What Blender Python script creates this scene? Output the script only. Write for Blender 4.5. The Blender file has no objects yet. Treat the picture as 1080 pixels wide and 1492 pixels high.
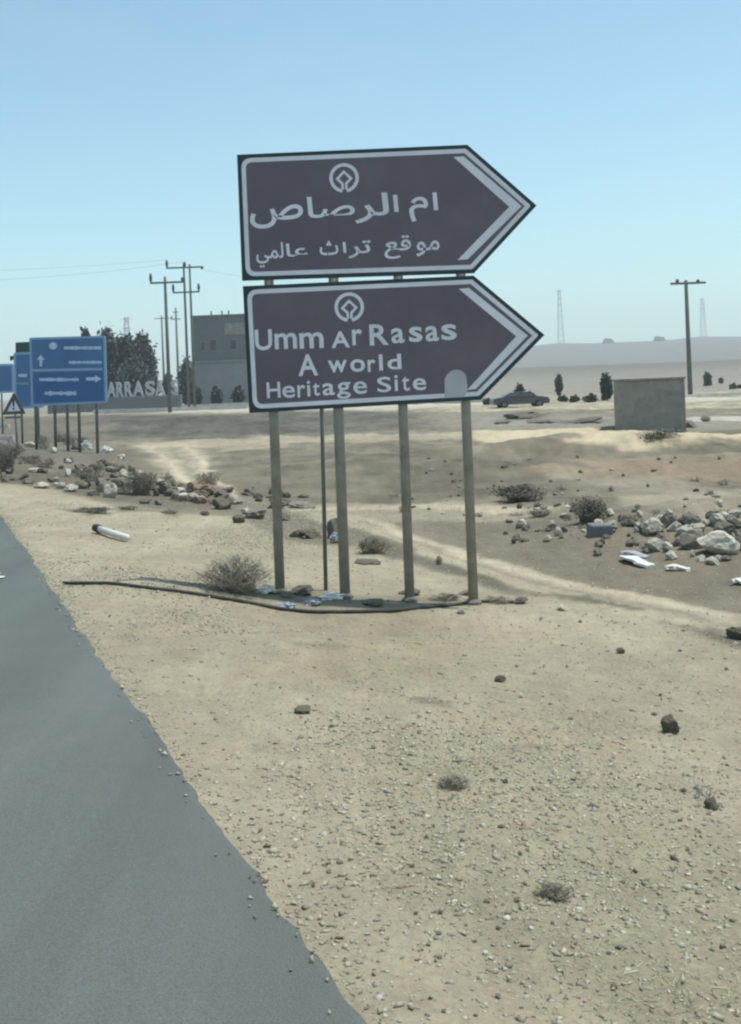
import bpy, math, random
import numpy as np
from mathutils import Vector, Matrix

random.seed(7)
rng = np.random.default_rng(11)
scene = bpy.context.scene
COL = scene.collection

# ------------------------------------------------------------------ camera
CAM_Z = 1.95
ROLL = math.radians(2.2)
FPX, CX, CY = 1600.0, 540.0, 561.0            # focal length and principal point for a 1080 x 1492 picture
cam_d = bpy.data.cameras.new('camera')
cam = bpy.data.objects.new('camera', cam_d)
COL.objects.link(cam)
cam.location = (0, 0, CAM_Z)
cam.rotation_euler = (math.radians(90), ROLL, 0)
cam_d.sensor_fit = 'VERTICAL'
cam_d.sensor_height = 36.0
cam_d.lens = 36.0 * FPX / 1492.0
cam_d.shift_y = -(746.0 - CY) / 1492.0
cam_d.clip_start = 0.05
cam_d.clip_end = 9000
scene.camera = cam

# ------------------------------------------------------------------ sky, sun, exposure
SUN_EL, SUN_AZ = math.radians(72), math.radians(80)      # azimuth clockwise from +Y
world = bpy.data.worlds.new('World')
scene.world = world
world.use_nodes = True
wn = world.node_tree
wn.nodes.clear()
w_out = wn.nodes.new('ShaderNodeOutputWorld')
w_bg = wn.nodes.new('ShaderNodeBackground')
sky = wn.nodes.new('ShaderNodeTexSky')
sky.sky_type = 'NISHITA'
sky.sun_disc = False
sky.sun_elevation = SUN_EL
sky.sun_rotation = SUN_AZ
sky.altitude = 300
sky.air_density = 1.0
sky.dust_density = 1.3
sky.ozone_density = 0.5
w_bg.inputs['Strength'].default_value = 0.148
w_wb = wn.nodes.new('ShaderNodeVectorMath'); w_wb.operation = 'MULTIPLY'     # white balance of the phone camera
w_wb.inputs[1].default_value = (0.97, 1.28, 1.17)
wn.links.new(sky.outputs[0], w_wb.inputs[0]); 
w_tc = wn.nodes.new('ShaderNodeTexCoord'); w_mp = wn.nodes.new('ShaderNodeMapping')      # thin high cirrus
w_mp.inputs['Scale'].default_value = (2.2, 2.2, 7.0); w_mp.inputs['Rotation'].default_value = (0, .35, .4)
w_no = wn.nodes.new('ShaderNodeTexNoise'); w_no.inputs['Scale'].default_value = 1.6; w_no.inputs['Detail'].default_value = 7
w_mr = wn.nodes.new('ShaderNodeMapRange'); w_mr.inputs['From Min'].default_value = .45; w_mr.inputs['From Max'].default_value = .8; w_mr.inputs['To Max'].default_value = .16
w_mx = wn.nodes.new('ShaderNodeMix'); w_mx.data_type = 'RGBA'; w_mx.inputs['B'].default_value = (4.6, 5.3, 5.6, 1)
wn.links.new(w_tc.outputs['Generated'], w_mp.inputs['Vector']); wn.links.new(w_mp.outputs[0], w_no.inputs['Vector'])
wn.links.new(w_no.outputs['Fac'], w_mr.inputs['Value']); wn.links.new(w_mr.outputs['Result'], w_mx.inputs['Factor'])
wn.links.new(w_wb.outputs[0], w_mx.inputs['A']); wn.links.new(w_mx.outputs['Result'], w_bg.inputs['Color'])
wn.links.new(w_bg.outputs[0], w_out.inputs['Surface'])

to_sun = Vector((math.cos(SUN_EL) * math.sin(SUN_AZ), math.cos(SUN_EL) * math.cos(SUN_AZ), math.sin(SUN_EL)))
sun_d = bpy.data.lights.new('sun', 'SUN')
sun_d.energy = 4.5
sun_d.angle = math.radians(0.53)
sun_d.color = (1.0, 0.96, 0.88)
sun = bpy.data.objects.new('sun', sun_d)
COL.objects.link(sun)
sun.rotation_euler = to_sun.to_track_quat('Z', 'Y').to_euler()
sun.location = (20, 5, 40)

scene.render.engine = 'CYCLES'
scene.view_settings.view_transform = 'Standard'
scene.view_settings.look = 'None'
scene.view_settings.gamma = 1.0
scene.view_settings.use_curve_mapping = False
scene.view_settings.exposure = 0.0
scene.cycles.filter_width = 2.3
scene.cycles.max_bounces = 5
scene.cycles.volume_bounces = 1

# ------------------------------------------------------------------ helpers: noise, projection
def _hash(ix, iy, seed):
    n = (ix.astype(np.int64) * 374761393 + iy.astype(np.int64) * 668265263 + seed * 974634777) & 0xFFFFFFFF
    n = ((n ^ (n >> 13)) * 1274126177) & 0xFFFFFFFF
    n = (n ^ (n >> 16)) & 0xFFFFFFFF
    return n.astype(np.float64) / 4294967295.0

def vnoise(x, y, seed=0):
    x = np.asarray(x, float); y = np.asarray(y, float)
    ix, iy = np.floor(x), np.floor(y)
    fx, fy = x - ix, y - iy
    fx = fx * fx * (3 - 2 * fx); fy = fy * fy * (3 - 2 * fy)
    a = _hash(ix, iy, seed); b = _hash(ix + 1, iy, seed)
    c = _hash(ix, iy + 1, seed); d = _hash(ix + 1, iy + 1, seed)
    return (a * (1 - fx) + b * fx) * (1 - fy) + (c * (1 - fx) + d * fx) * fy

def fbm(x, y, seed=0, octs=4):
    t, a, f = 0.0, 0.5, 1.0
    for k in range(octs):
        t = t + a * (vnoise(x * f, y * f, seed + k * 17) - 0.5)
        a *= 0.5; f *= 2.03
    return t

def sstep(a, b, x):
    t = np.clip((np.asarray(x, float) - a) / (b - a), 0, 1)
    return t * t * (3 - 2 * t)

ROAD_Z = 0.15
RA = math.atan(0.411)                    # the road runs this far left of the view axis
EDGE0 = 0.658 * (CAM_Z - ROAD_Z)
def lateral(x, y):                       # metres to the right of the asphalt edge
    return (x - EDGE0) * math.cos(RA) + y * math.sin(RA)
def along(x, y):
    return -(x - EDGE0) * math.sin(RA) + y * math.cos(RA)

MOUNDS = []
def ground_h(x, y, mounds=True):
    x = np.asarray(x, float); y = np.asarray(y, float)
    s = lateral(x, y)
    r = np.hypot(x, y)
    z = 0.125 - 0.1 * np.clip(s, 0, 4.2) - 0.05 * np.clip(s - 4.2, 0, 2.4)
    z = np.where(s < 0, 0.125 - 0.09 * sstep(0.0, 0.25, -s) + 0.10 * sstep(8.0, 9.0, -s), z)
    z = z * (1 - sstep(45, 110, r))
    az = x / np.maximum(y, 1e-3)
    right = np.where(y > 0, sstep(-0.10, 0.10, az), 0.0)
    z = z + right * 9.0 * sstep(130, 700, r)
    z = z + right * (-4.0 * sstep(700, 900, r) + 44.0 * sstep(850, 1650, r) * (1 + 0.10 * fbm(az * 14, r * 0.001, 5)
          + 0.07 * np.exp(-((az - 0.172) / 0.022) ** 2) + 0.09 * np.exp(-((az - 0.305) / 0.03) ** 2)))
    if mounds:
        for (mx, my, rx, ry, hh) in MOUNDS:
            dx, dy = x - mx, y - my
            z = z + hh * np.exp(-(dx / rx) ** 2 - (dy / ry) ** 2) * sstep(.05, .9, s)
    return z

def ray(px, py):
    u, v = (px - CX) / FPX, (CY - py) / FPX
    return u * math.cos(ROLL) + v * math.sin(ROLL), -u * math.sin(ROLL) + v * math.cos(ROLL)
_T = np.exp(np.linspace(math.log(1.0), math.log(2500.0), 3000))
def hit(px, py, mounds=True):
    """where the line of sight meets the ground"""
    a, b = ray(px, py)
    gz = ground_h(_T * a, _T, mounds)
    d = CAM_Z + _T * b - gz
    k = np.nonzero(d < 0)[0]
    if len(k) == 0:
        t = 2400.0
    else:
        k = max(1, int(k[0]))
        f = d[k - 1] / (d[k - 1] - d[k])
        t = _T[k - 1] + (_T[k] - _T[k - 1]) * f
    return float(t * a), float(t)
def at(px, py, Y):
    a, b = ray(px, py)
    return Y * a, CAM_Z + Y * b
def gz(x, y):
    return float(ground_h(x, y))
def on_ground(px, Y):
    """ground point in picture column px at distance Y"""
    x = at(px, 575, Y)[0]
    return x, Y, gz(x, Y)

for (px, py, wx, wy, hh) in [
        (170, 712, 1.4, 1.3, .28), (60, 690, 1.6, 1.6, .25), (280, 722, 1.3, 1.0, .18), (80, 668, 2.6, 1.8, .30),
        (1010, 775, 1.5, 1.6, .30), (1090, 760, 1.6, 1.6, .35), (860, 745, 0.9, 1.2, .22), (960, 660, 6.0, 2.4, .45),
        (800, 668, 4.2, 2.0, .35), (1060, 680, 4.0, 1.8, .30), (700, 690, 3.2, 1.6, .22), (560, 680, 3.0, 2.0, .20),
        (240, 622, 5.0, 3.0, .55), (330, 630, 4.0, 3.0, .40), (430, 690, 2.5, 2.0, .18), (880, 630, 4.0, 2.5, .25), (200, 858, .9, .7, .13), (520, 897, 1.5, .60, -.16)]:
    mx, my = hit(px, py, False)
    MOUNDS.append((mx, my, wx, wy, hh))

# ------------------------------------------------------------------ helpers: meshes, objects
class MB:
    def __init__(self):
        self.v, self.f = [], []
    def add(self, v, f):
        n = len(self.v)
        self.v.extend([tuple(p) for p in v]); self.f.extend([tuple(i + n for i in q) for q in f])
        return self
    def box(self, x0, x1, y0, y1, z0, z1, m=None):
        v = [(x0, y0, z0), (x1, y0, z0), (x1, y1, z0), (x0, y1, z0), (x0, y0, z1), (x1, y0, z1), (x1, y1, z1), (x0, y1, z1)]
        if m is not None:
            v = [tuple(m @ Vector(p)) for p in v]
        return self.add(v, [(3, 2, 1, 0), (4, 5, 6, 7), (0, 1, 5, 4), (1, 2, 6, 5), (2, 3, 7, 6), (3, 0, 4, 7)])
    def tube(self, pts, rad, n=8, caps=True):
        pts = [Vector(p) for p in pts]
        if not hasattr(rad, '__len__'):
            rad = [rad] * len(pts)
        base = len(self.v)
        for i, p in enumerate(pts):
            d = (pts[min(i + 1, len(pts) - 1)] - pts[max(i - 1, 0)]).normalized()
            a = Vector((0, 0, 1)) if abs(d.z) < 0.9 else Vector((1, 0, 0))
            s = d.cross(a).normalized(); t = s.cross(d)
            for k in range(n):
                g = 2 * math.pi * k / n
                self.v.append(tuple(p + (s * math.cos(g) + t * math.sin(g)) * rad[i]))
        for i in range(len(pts) - 1):
            for k in range(n):
                k2 = (k + 1) % n
                self.f.append((base + i * n + k, base + i * n + k2, base + (i + 1) * n + k2, base + (i + 1) * n + k))
        if caps:
            self.f.append(tuple(base + k for k in range(n))[::-1])
            self.f.append(tuple(base + (len(pts) - 1) * n + k for k in range(n)))
        return self
    def prism_xz(self, poly, y0, y1):
        """outline in X,Z given thickness along Y (y0 is the front)"""
        n = len(poly)
        v = [(x, y0, z) for x, z in poly] + [(x, y1, z) for x, z in poly]
        f = [tuple(range(n)), tuple(range(2 * n - 1, n - 1, -1))]
        f += [(i, i + n, (i + 1) % n + n, (i + 1) % n) for i in range(n)]
        return self.add(v, f)
    def build(self, name, m, parent=None, smooth=False):
        me = bpy.data.meshes.new(name)
        me.from_pydata(self.v, [], self.f)
        if smooth:
            me.polygons.foreach_set('use_smooth', [True] * len(me.polygons))
        if m is not None:
            me.materials.append(m)
        me.update()
        return link(name, me, parent)

def link(name, data, parent=None):
    o = bpy.data.objects.new(name, data)
    COL.objects.link(o)
    if parent is not None:
        o.parent = parent
    return o
def tag(o, label=None, cat=None, group=None, kind=None):
    if label: o['label'] = label
    if cat: o['category'] = cat
    if group: o['group'] = group
    if kind: o['kind'] = kind
    return o
def thing(name, loc, label, cat, group=None, rz=0):
    o = link(name, None)
    o.location = loc; o.rotation_euler = (0, 0, rz)
    return tag(o, label, cat, group)
def copy_tree(o, parent=None):
    c = o.copy(); COL.objects.link(c)
    if parent is not None:
        c.parent = parent
    for ch in list(o.children):
        copy_tree(ch, c)
    return c
def bevel(o, w, seg=2):
    b = o.modifiers.new('bevel', 'BEVEL'); b.width = w; b.segments = seg; b.limit_method = 'ANGLE'
    return o

# ------------------------------------------------------------------ materials
def mat(name, col, rough=0.8, var=0.12, scale=6.0, bump=0.0, bscale=40.0, metal=0.0, spec=0.4, dirt=None, dscale=2.0, attr=None, rand=0.0):
    m = bpy.data.materials.new(name); m.use_nodes = True
    nt = m.node_tree; N, L = nt.nodes, nt.links
    b = N['Principled BSDF']
    b.inputs['Roughness'].default_value = rough
    b.inputs['Metallic'].default_value = metal
    b.inputs['Specular IOR Level'].default_value = spec
    tc = N.new('ShaderNodeTexCoord')
    no = N.new('ShaderNodeTexNoise'); no.inputs['Scale'].default_value = scale; no.inputs['Detail'].default_value = 6
    L.new(tc.outputs['Object'], no.inputs['Vector'])
    mr = N.new('ShaderNodeMapRange')
    mr.inputs['From Min'].default_value = 0.25; mr.inputs['From Max'].default_value = 0.75
    mr.inputs['To Min'].default_value = 1 - var; mr.inputs['To Max'].default_value = 1 + var
    L.new(no.outputs['Fac'], mr.inputs['Value'])
    vm = N.new('ShaderNodeVectorMath'); vm.operation = 'SCALE'
    if attr:
        at_ = N.new('ShaderNodeAttribute'); at_.attribute_name = attr
        L.new(at_.outputs['Color'], vm.inputs[0])
    else:
        vm.inputs[0].default_value = col
    L.new(mr.outputs['Result'], vm.inputs['Scale'])
    out = vm.outputs['Vector']
    if rand:
        oi = N.new('ShaderNodeObjectInfo')
        m2 = N.new('ShaderNodeMapRange'); m2.inputs['To Min'].default_value = 1 - rand; m2.inputs['To Max'].default_value = 1 + rand
        L.new(oi.outputs['Random'], m2.inputs['Value'])
        v2 = N.new('ShaderNodeVectorMath'); v2.operation = 'SCALE'
        L.new(out, v2.inputs[0]); L.new(m2.outputs['Result'], v2.inputs['Scale'])
        out = v2.outputs['Vector']
    if dirt:
        dn = N.new('ShaderNodeTexNoise'); dn.inputs['Scale'].default_value = dscale; dn.inputs['Detail'].default_value = 7
        dn.inputs['Roughness'].default_value = 0.7
        L.new(tc.outputs['Object'], dn.inputs['Vector'])
        rp = N.new('ShaderNodeMapRange'); rp.inputs['From Min'].default_value = 0.48; rp.inputs['From Max'].default_value = 0.72
        rp.inputs['To Max'].default_value = dirt[1]
        L.new(dn.outputs['Fac'], rp.inputs['Value'])
        mx = N.new('ShaderNodeMix'); mx.data_type = 'RGBA'
        L.new(rp.outputs['Result'], mx.inputs['Factor']); L.new(out, mx.inputs['A'])
        mx.inputs['B'].default_value = (*dirt[0], 1)
        out = mx.outputs['Result']
    L.new(out, b.inputs['Base Color'])
    if bump:
        bn = N.new('ShaderNodeTexNoise'); bn.inputs['Scale'].default_value = bscale; bn.inputs['Detail'].default_value = 8
        L.new(tc.outputs['Object'], bn.inputs['Vector'])
        bp = N.new('ShaderNodeBump'); bp.inputs['Strength'].default_value = bump; bp.inputs['Distance'].default_value = 0.02
        L.new(bn.outputs['Fac'], bp.inputs['Height']); L.new(bp.outputs['Normal'], b.inputs['Normal'])
    return m

M = {}
M['asphalt'] = mat('asphalt', (.088, .098, .088), .70, .09, .8, .3, 120, spec=.5, dirt=((.15, .145, .12), .3), dscale=.5)
def road_streaks(m):
    nt = m.node_tree; N, L = nt.nodes, nt.links
    b = N['Principled BSDF']; src = b.inputs['Base Color'].links[0].from_socket
    tc = N.new('ShaderNodeTexCoord'); mp = N.new('ShaderNodeMapping')
    mp.inputs['Rotation'].default_value = (0, 0, -math.atan(0.411)); mp.inputs['Scale'].default_value = (1.6, .10, 1)
    no = N.new('ShaderNodeTexNoise'); no.inputs['Scale'].default_value = 1.0; no.inputs['Detail'].default_value = 5
    mr = N.new('ShaderNodeMapRange'); mr.inputs['From Min'].default_value = .3; mr.inputs['From Max'].default_value = .7
    mr.inputs['To Min'].default_value = .78; mr.inputs['To Max'].default_value = 1.18
    v = N.new('ShaderNodeVectorMath'); v.operation = 'SCALE'
    L.new(tc.outputs['Object'], mp.inputs['Vector']); L.new(mp.outputs[0], no.inputs['Vector']); L.new(no.outputs['Fac'], mr.inputs['Value'])
    L.new(src, v.inputs[0]); L.new(mr.outputs['Result'], v.inputs['Scale'])
    sp = N.new('ShaderNodeTexNoise'); sp.inputs['Scale'].default_value = 160; sp.inputs['Detail'].default_value = 3
    m2 = N.new('ShaderNodeMapRange'); m2.inputs['From Min'].default_value = .3; m2.inputs['From Max'].default_value = .7
    m2.inputs['To Min'].default_value = .72; m2.inputs['To Max'].default_value = 1.28
    w = N.new('ShaderNodeVectorMath'); w.operation = 'SCALE'
    L.new(tc.outputs['Object'], sp.inputs['Vector']); L.new(sp.outputs['Fac'], m2.inputs['Value'])
    L.new(v.outputs['Vector'], w.inputs[0]); L.new(m2.outputs['Result'], w.inputs['Scale'])
    L.new(w.outputs['Vector'], b.inputs['Base Color'])
road_streaks(M['asphalt'])
M['paint_road'] = mat('road_paint', (.7, .7, .68), .6, .15, 8, dirt=((.2, .2, .19), .8), dscale=14)
M['sign_edge'] = mat('sign_edge', (.022, .040, .047), .5, .15, 5)
M['sign_brown'] = mat('sign_brown', (.132, .104, .130), .40, .09, 1.3, dirt=((.20, .17, .17), .35), dscale=1.6)
M['sign_white'] = mat('sign_white', (.74, .73, .78), .5, .10, 2.0, dirt=((.50, .49, .50), .35), dscale=3)
M['sticker'] = mat('sticker', (.44, .44, .47), .5, .12, 5)
M['post'] = mat('post_steel', (.275, .262, .228), .55, .18, 6, metal=.1, dirt=((.12, .09, .06), .5), dscale=5)
M['sign_blue'] = mat('sign_blue', (.065, .165, .340), .45, .12, 1.2, dirt=((.10, .17, .27), .3), dscale=1.5)
M['sign_blue_dark'] = mat('sign_blue_dark', (.040, .125, .300), .45, .10, 1.2)
M['sign_blue_edge'] = mat('sign_blue_edge', (.26, .40, .55), .5, .10, 2)
M['sign_green'] = mat('sign_green', (.025, .075, .055), .5, .15, 2)
M['blue_white'] = mat('blue_sign_lettering', (.50, .62, .78), .5, .10, 2)
M['grey_metal'] = mat('grey_metal', (.16, .17, .165), .5, .15, 4, metal=.3)
M['black'] = mat('black_paint', (.015, .017, .018), .6, .1, 4)
M['red_dark'] = mat('warning_border', (.09, .075, .08), .5, .15, 4)
M['wood_pole'] = mat('pole_wood', (.125, .128, .120), .8, .2, 3, .2, 20)
M['pole_far'] = mat('pole_concrete', (.20, .21, .20), .8, .15, 3)
M['insulator'] = mat('insulator', (.05, .055, .06), .35, .1, 8)
M['wire'] = mat('wire', (.05, .05, .05), .6, .05, 5)
M['concrete'] = mat('concrete', (.285, .262, .225), .9, .20, 1.4, .5, 14, dirt=((.13, .115, .095), .75), dscale=1.6)
M['concrete_dark'] = mat('concrete_dark', (.155, .16, .162), .85, .12, 1.0, .2, 20, dirt=((.09, .09, .09), .4), dscale=.5)
M['wall_light'] = mat('wall_light', (.26, .265, .265), .85, .10, .8, .2, 20, dirt=((.18, .175, .17), .5), dscale=.4)
M['white_kerb'] = mat('kerb_paint', (.52, .50, .46), .8, .15, 1.5, dirt=((.34, .32, .28), .6), dscale=1.0)
M['letter_white'] = mat('letter_white', (.43, .44, .44), .6, .10, 2)
M['window'] = mat('window_glass', (.03, .035, .04), .15, .2, 2, spec=.6)
M['leaf'] = mat('leaf', (.055, .068, .050), .75, .18, .9, attr='tint', rand=.08)
M['bark'] = mat('bark', (.10, .085, .065), .9, .25, 6, .4, 30)
M['twig'] = mat('twig', (.27, .235, .185), .85, .3, 12, rand=.12)
M['straw'] = mat('straw', (.42, .37, .23), .8, .25, 20, attr='tint')
M['stone_pale'] = mat('stone_pale', (.45, .415, .345), .9, .18, 6, .5, 25, dirt=((.30, .27, .22), .55), dscale=4, rand=.22)
M['stone_grey'] = mat('stone_grey', (.165, .150, .118), .9, .2, 6, .5, 25, dirt=((.17, .15, .12), .5), dscale=4, rand=.28)
M['stone_dark'] = mat('stone_dark', (.125, .108, .080), .85, .25, 10, .5, 30, rand=.2)
M['gravel'] = mat('gravel', (.3, .28, .24), .9, .15, 30, attr='tint')
M['plastic_white'] = mat('plastic_white', (.62, .60, .54), .45, .06, 5, dirt=((.5, .46, .38), .3), dscale=8)
M['rag'] = mat('rag_blue_grey', (.30, .31, .34), .8, .15, 9)
M['rubber'] = mat('rubber', (.022, .022, .023), .75, .2, 8)
M['strand'] = mat('dark_strand', (.040, .038, .034), .8, .25, 6, dirt=((.13, .115, .09), .6), dscale=3)
M['car'] = mat('car_paint', (.075, .075, .088), .3, .06, 2, spec=.5, dirt=((.16, .15, .13), .25), dscale=3)
M['rust'] = mat('rusty_soil', (.24, .17, .11), .9, .25, 6, .5, 25)
M['steel_far'] = mat('pylon_steel', (.26, .27, .28), .6, .05, 1)
M['headlight'] = mat('headlight', (.55, .55, .55), .2, .05, 3)

# ground material: colours of the soils come from the mesh, grain from noise
def ground_material():
    m = bpy.data.materials.new('sandy_ground'); m.use_nodes = True
    nt = m.node_tree; N, L = nt.nodes, nt.links
    b = N['Principled BSDF']; b.inputs['Roughness'].default_value = .95; b.inputs['Specular IOR Level'].default_value = .15
    tc = N.new('ShaderNodeTexCoord')
    at_ = N.new('ShaderNodeAttribute'); at_.attribute_name = 'soil'
    out = at_.outputs['Color']
    def noise(scale, detail=6, rough=.6, vec=None):
        n = N.new('ShaderNodeTexNoise'); n.inputs['Scale'].default_value = scale
        n.inputs['Detail'].default_value = detail; n.inputs['Roughness'].default_value = rough
        L.new(vec or tc.outputs['Object'], n.inputs['Vector']); return n
    def mul(out, fac, lo, hi, a=.3, z=.7):
        mr = N.new('ShaderNodeMapRange')
        for k, q in (('From Min', a), ('From Max', z), ('To Min', lo), ('To Max', hi)):
            mr.inputs[k].default_value = q
        L.new(fac, mr.inputs['Value'])
        v = N.new('ShaderNodeVectorMath'); v.operation = 'SCALE'
        L.new(out, v.inputs[0]); L.new(mr.outputs['Result'], v.inputs['Scale'])
        return v.outputs['Vector']
    out = mul(out, noise(.55, 8, .65).outputs['Fac'], .86, 1.12)
    out = mul(out, noise(4.5, 8, .7).outputs['Fac'], .84, 1.14)
    out = mul(out, noise(38, 6, .75).outputs['Fac'], .80, 1.18)
    # streaks along the road, as wheels and graders leave them
    mp = N.new('ShaderNodeMapping'); mp.inputs['Rotation'].default_value = (0, 0, -RA); mp.inputs['Scale'].default_value = (5.0, .35, 1)
    L.new(tc.outputs['Object'], mp.inputs['Vector'])
    out = mul(out, noise(1.0, 5, .6, mp.outputs['Vector']).outputs['Fac'], .93, 1.07)
    # reddish tint in places
    tn = noise(.9, 6, .6)
    tr = N.new('ShaderNodeMapRange'); tr.inputs['From Min'].default_value = .52; tr.inputs['From Max'].default_value = .72; tr.inputs['To Max'].default_value = .30
    L.new(tn.outputs['Fac'], tr.inputs['Value'])
    mx = N.new('ShaderNodeMix'); mx.data_type = 'RGBA'; mx.blend_type = 'MULTIPLY'
    L.new(tr.outputs['Result'], mx.inputs['Factor']); L.new(out, mx.inputs['A']); mx.inputs['B'].default_value = (1.0, .86, .74, 1)
    L.new(mx.outputs['Result'], b.inputs['Base Color'])
    b1 = N.new('ShaderNodeBump'); b1.inputs['Strength'].default_value = .7; b1.inputs['Distance'].default_value = .03
    L.new(noise(14, 10, .7).outputs['Fac'], b1.inputs['Height'])
    b2 = N.new('ShaderNodeBump'); b2.inputs['Strength'].default_value = .6; b2.inputs['Distance'].default_value = .008
    L.new(noise(95, 6, .7).outputs['Fac'], b2.inputs['Height']); L.new(b1.outputs['Normal'], b2.inputs['Normal'])
    L.new(b2.outputs['Normal'], b.inputs['Normal'])
    return m
M['ground'] = ground_material()

# ------------------------------------------------------------------ ground sheet
SAND = np.array((.352, .318, .236)); EARTH = np.array((.200, .178, .136)); PALE = np.array((.410, .365, .275))
TRACK = np.array((.325, .295, .222)); OLIVE = np.array((.130, .125, .094)); RED = np.array((.270, .210, .150))
GREY = np.array((.090, .092, .082)); WHITE = np.array((.52, .49, .42)); DUN = np.array((.255, .240, .205))

SAND, EARTH, PALE, TRACK, OLIVE, RED, GREY, WHITE, DUN = [c * np.array((.90, .87, .84)) for c in (SAND, EARTH, PALE, TRACK, OLIVE, RED, GREY, WHITE, DUN)]
def poly_mask(X, Y, pix, soft):
    """soft mask (1 inside) of an outline; softness is a share of the distance"""
    P = [hit(px, py) for px, py in pix]
    inside = np.zeros(X.shape, bool)
    dist = np.full(X.shape, 1e9)
    n = len(P)
    for i in range(n):
        (x1, y1), (x2, y2) = P[i], P[(i + 1) % n]
        c = ((y1 > Y) != (y2 > Y)) & (X < (x2 - x1) * (Y - y1) / ((y2 - y1) + 1e-12) + x1)
        inside ^= c
        ex, ey = x2 - x1, y2 - y1
        t = np.clip(((X - x1) * ex + (Y - y1) * ey) / (ex * ex + ey * ey + 1e-12), 0, 1)
        dist = np.minimum(dist, np.hypot(X - x1 - t * ex, Y - y1 - t * ey))
    sd = np.where(inside, dist, -dist)
    w = soft * np.maximum(np.hypot(X, Y), 3)
    return sstep(-w, w, sd)
def band(pts, w):
    """ribbon outline round a picture polyline, w = half height in picture px at each point"""
    ww = w if hasattr(w, '__len__') else [w] * len(pts)
    return [(x, y - q) for (x, y), q in zip(pts, ww)] + [(x, y + q) for (x, y), q in list(zip(pts, ww))[::-1]]

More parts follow.
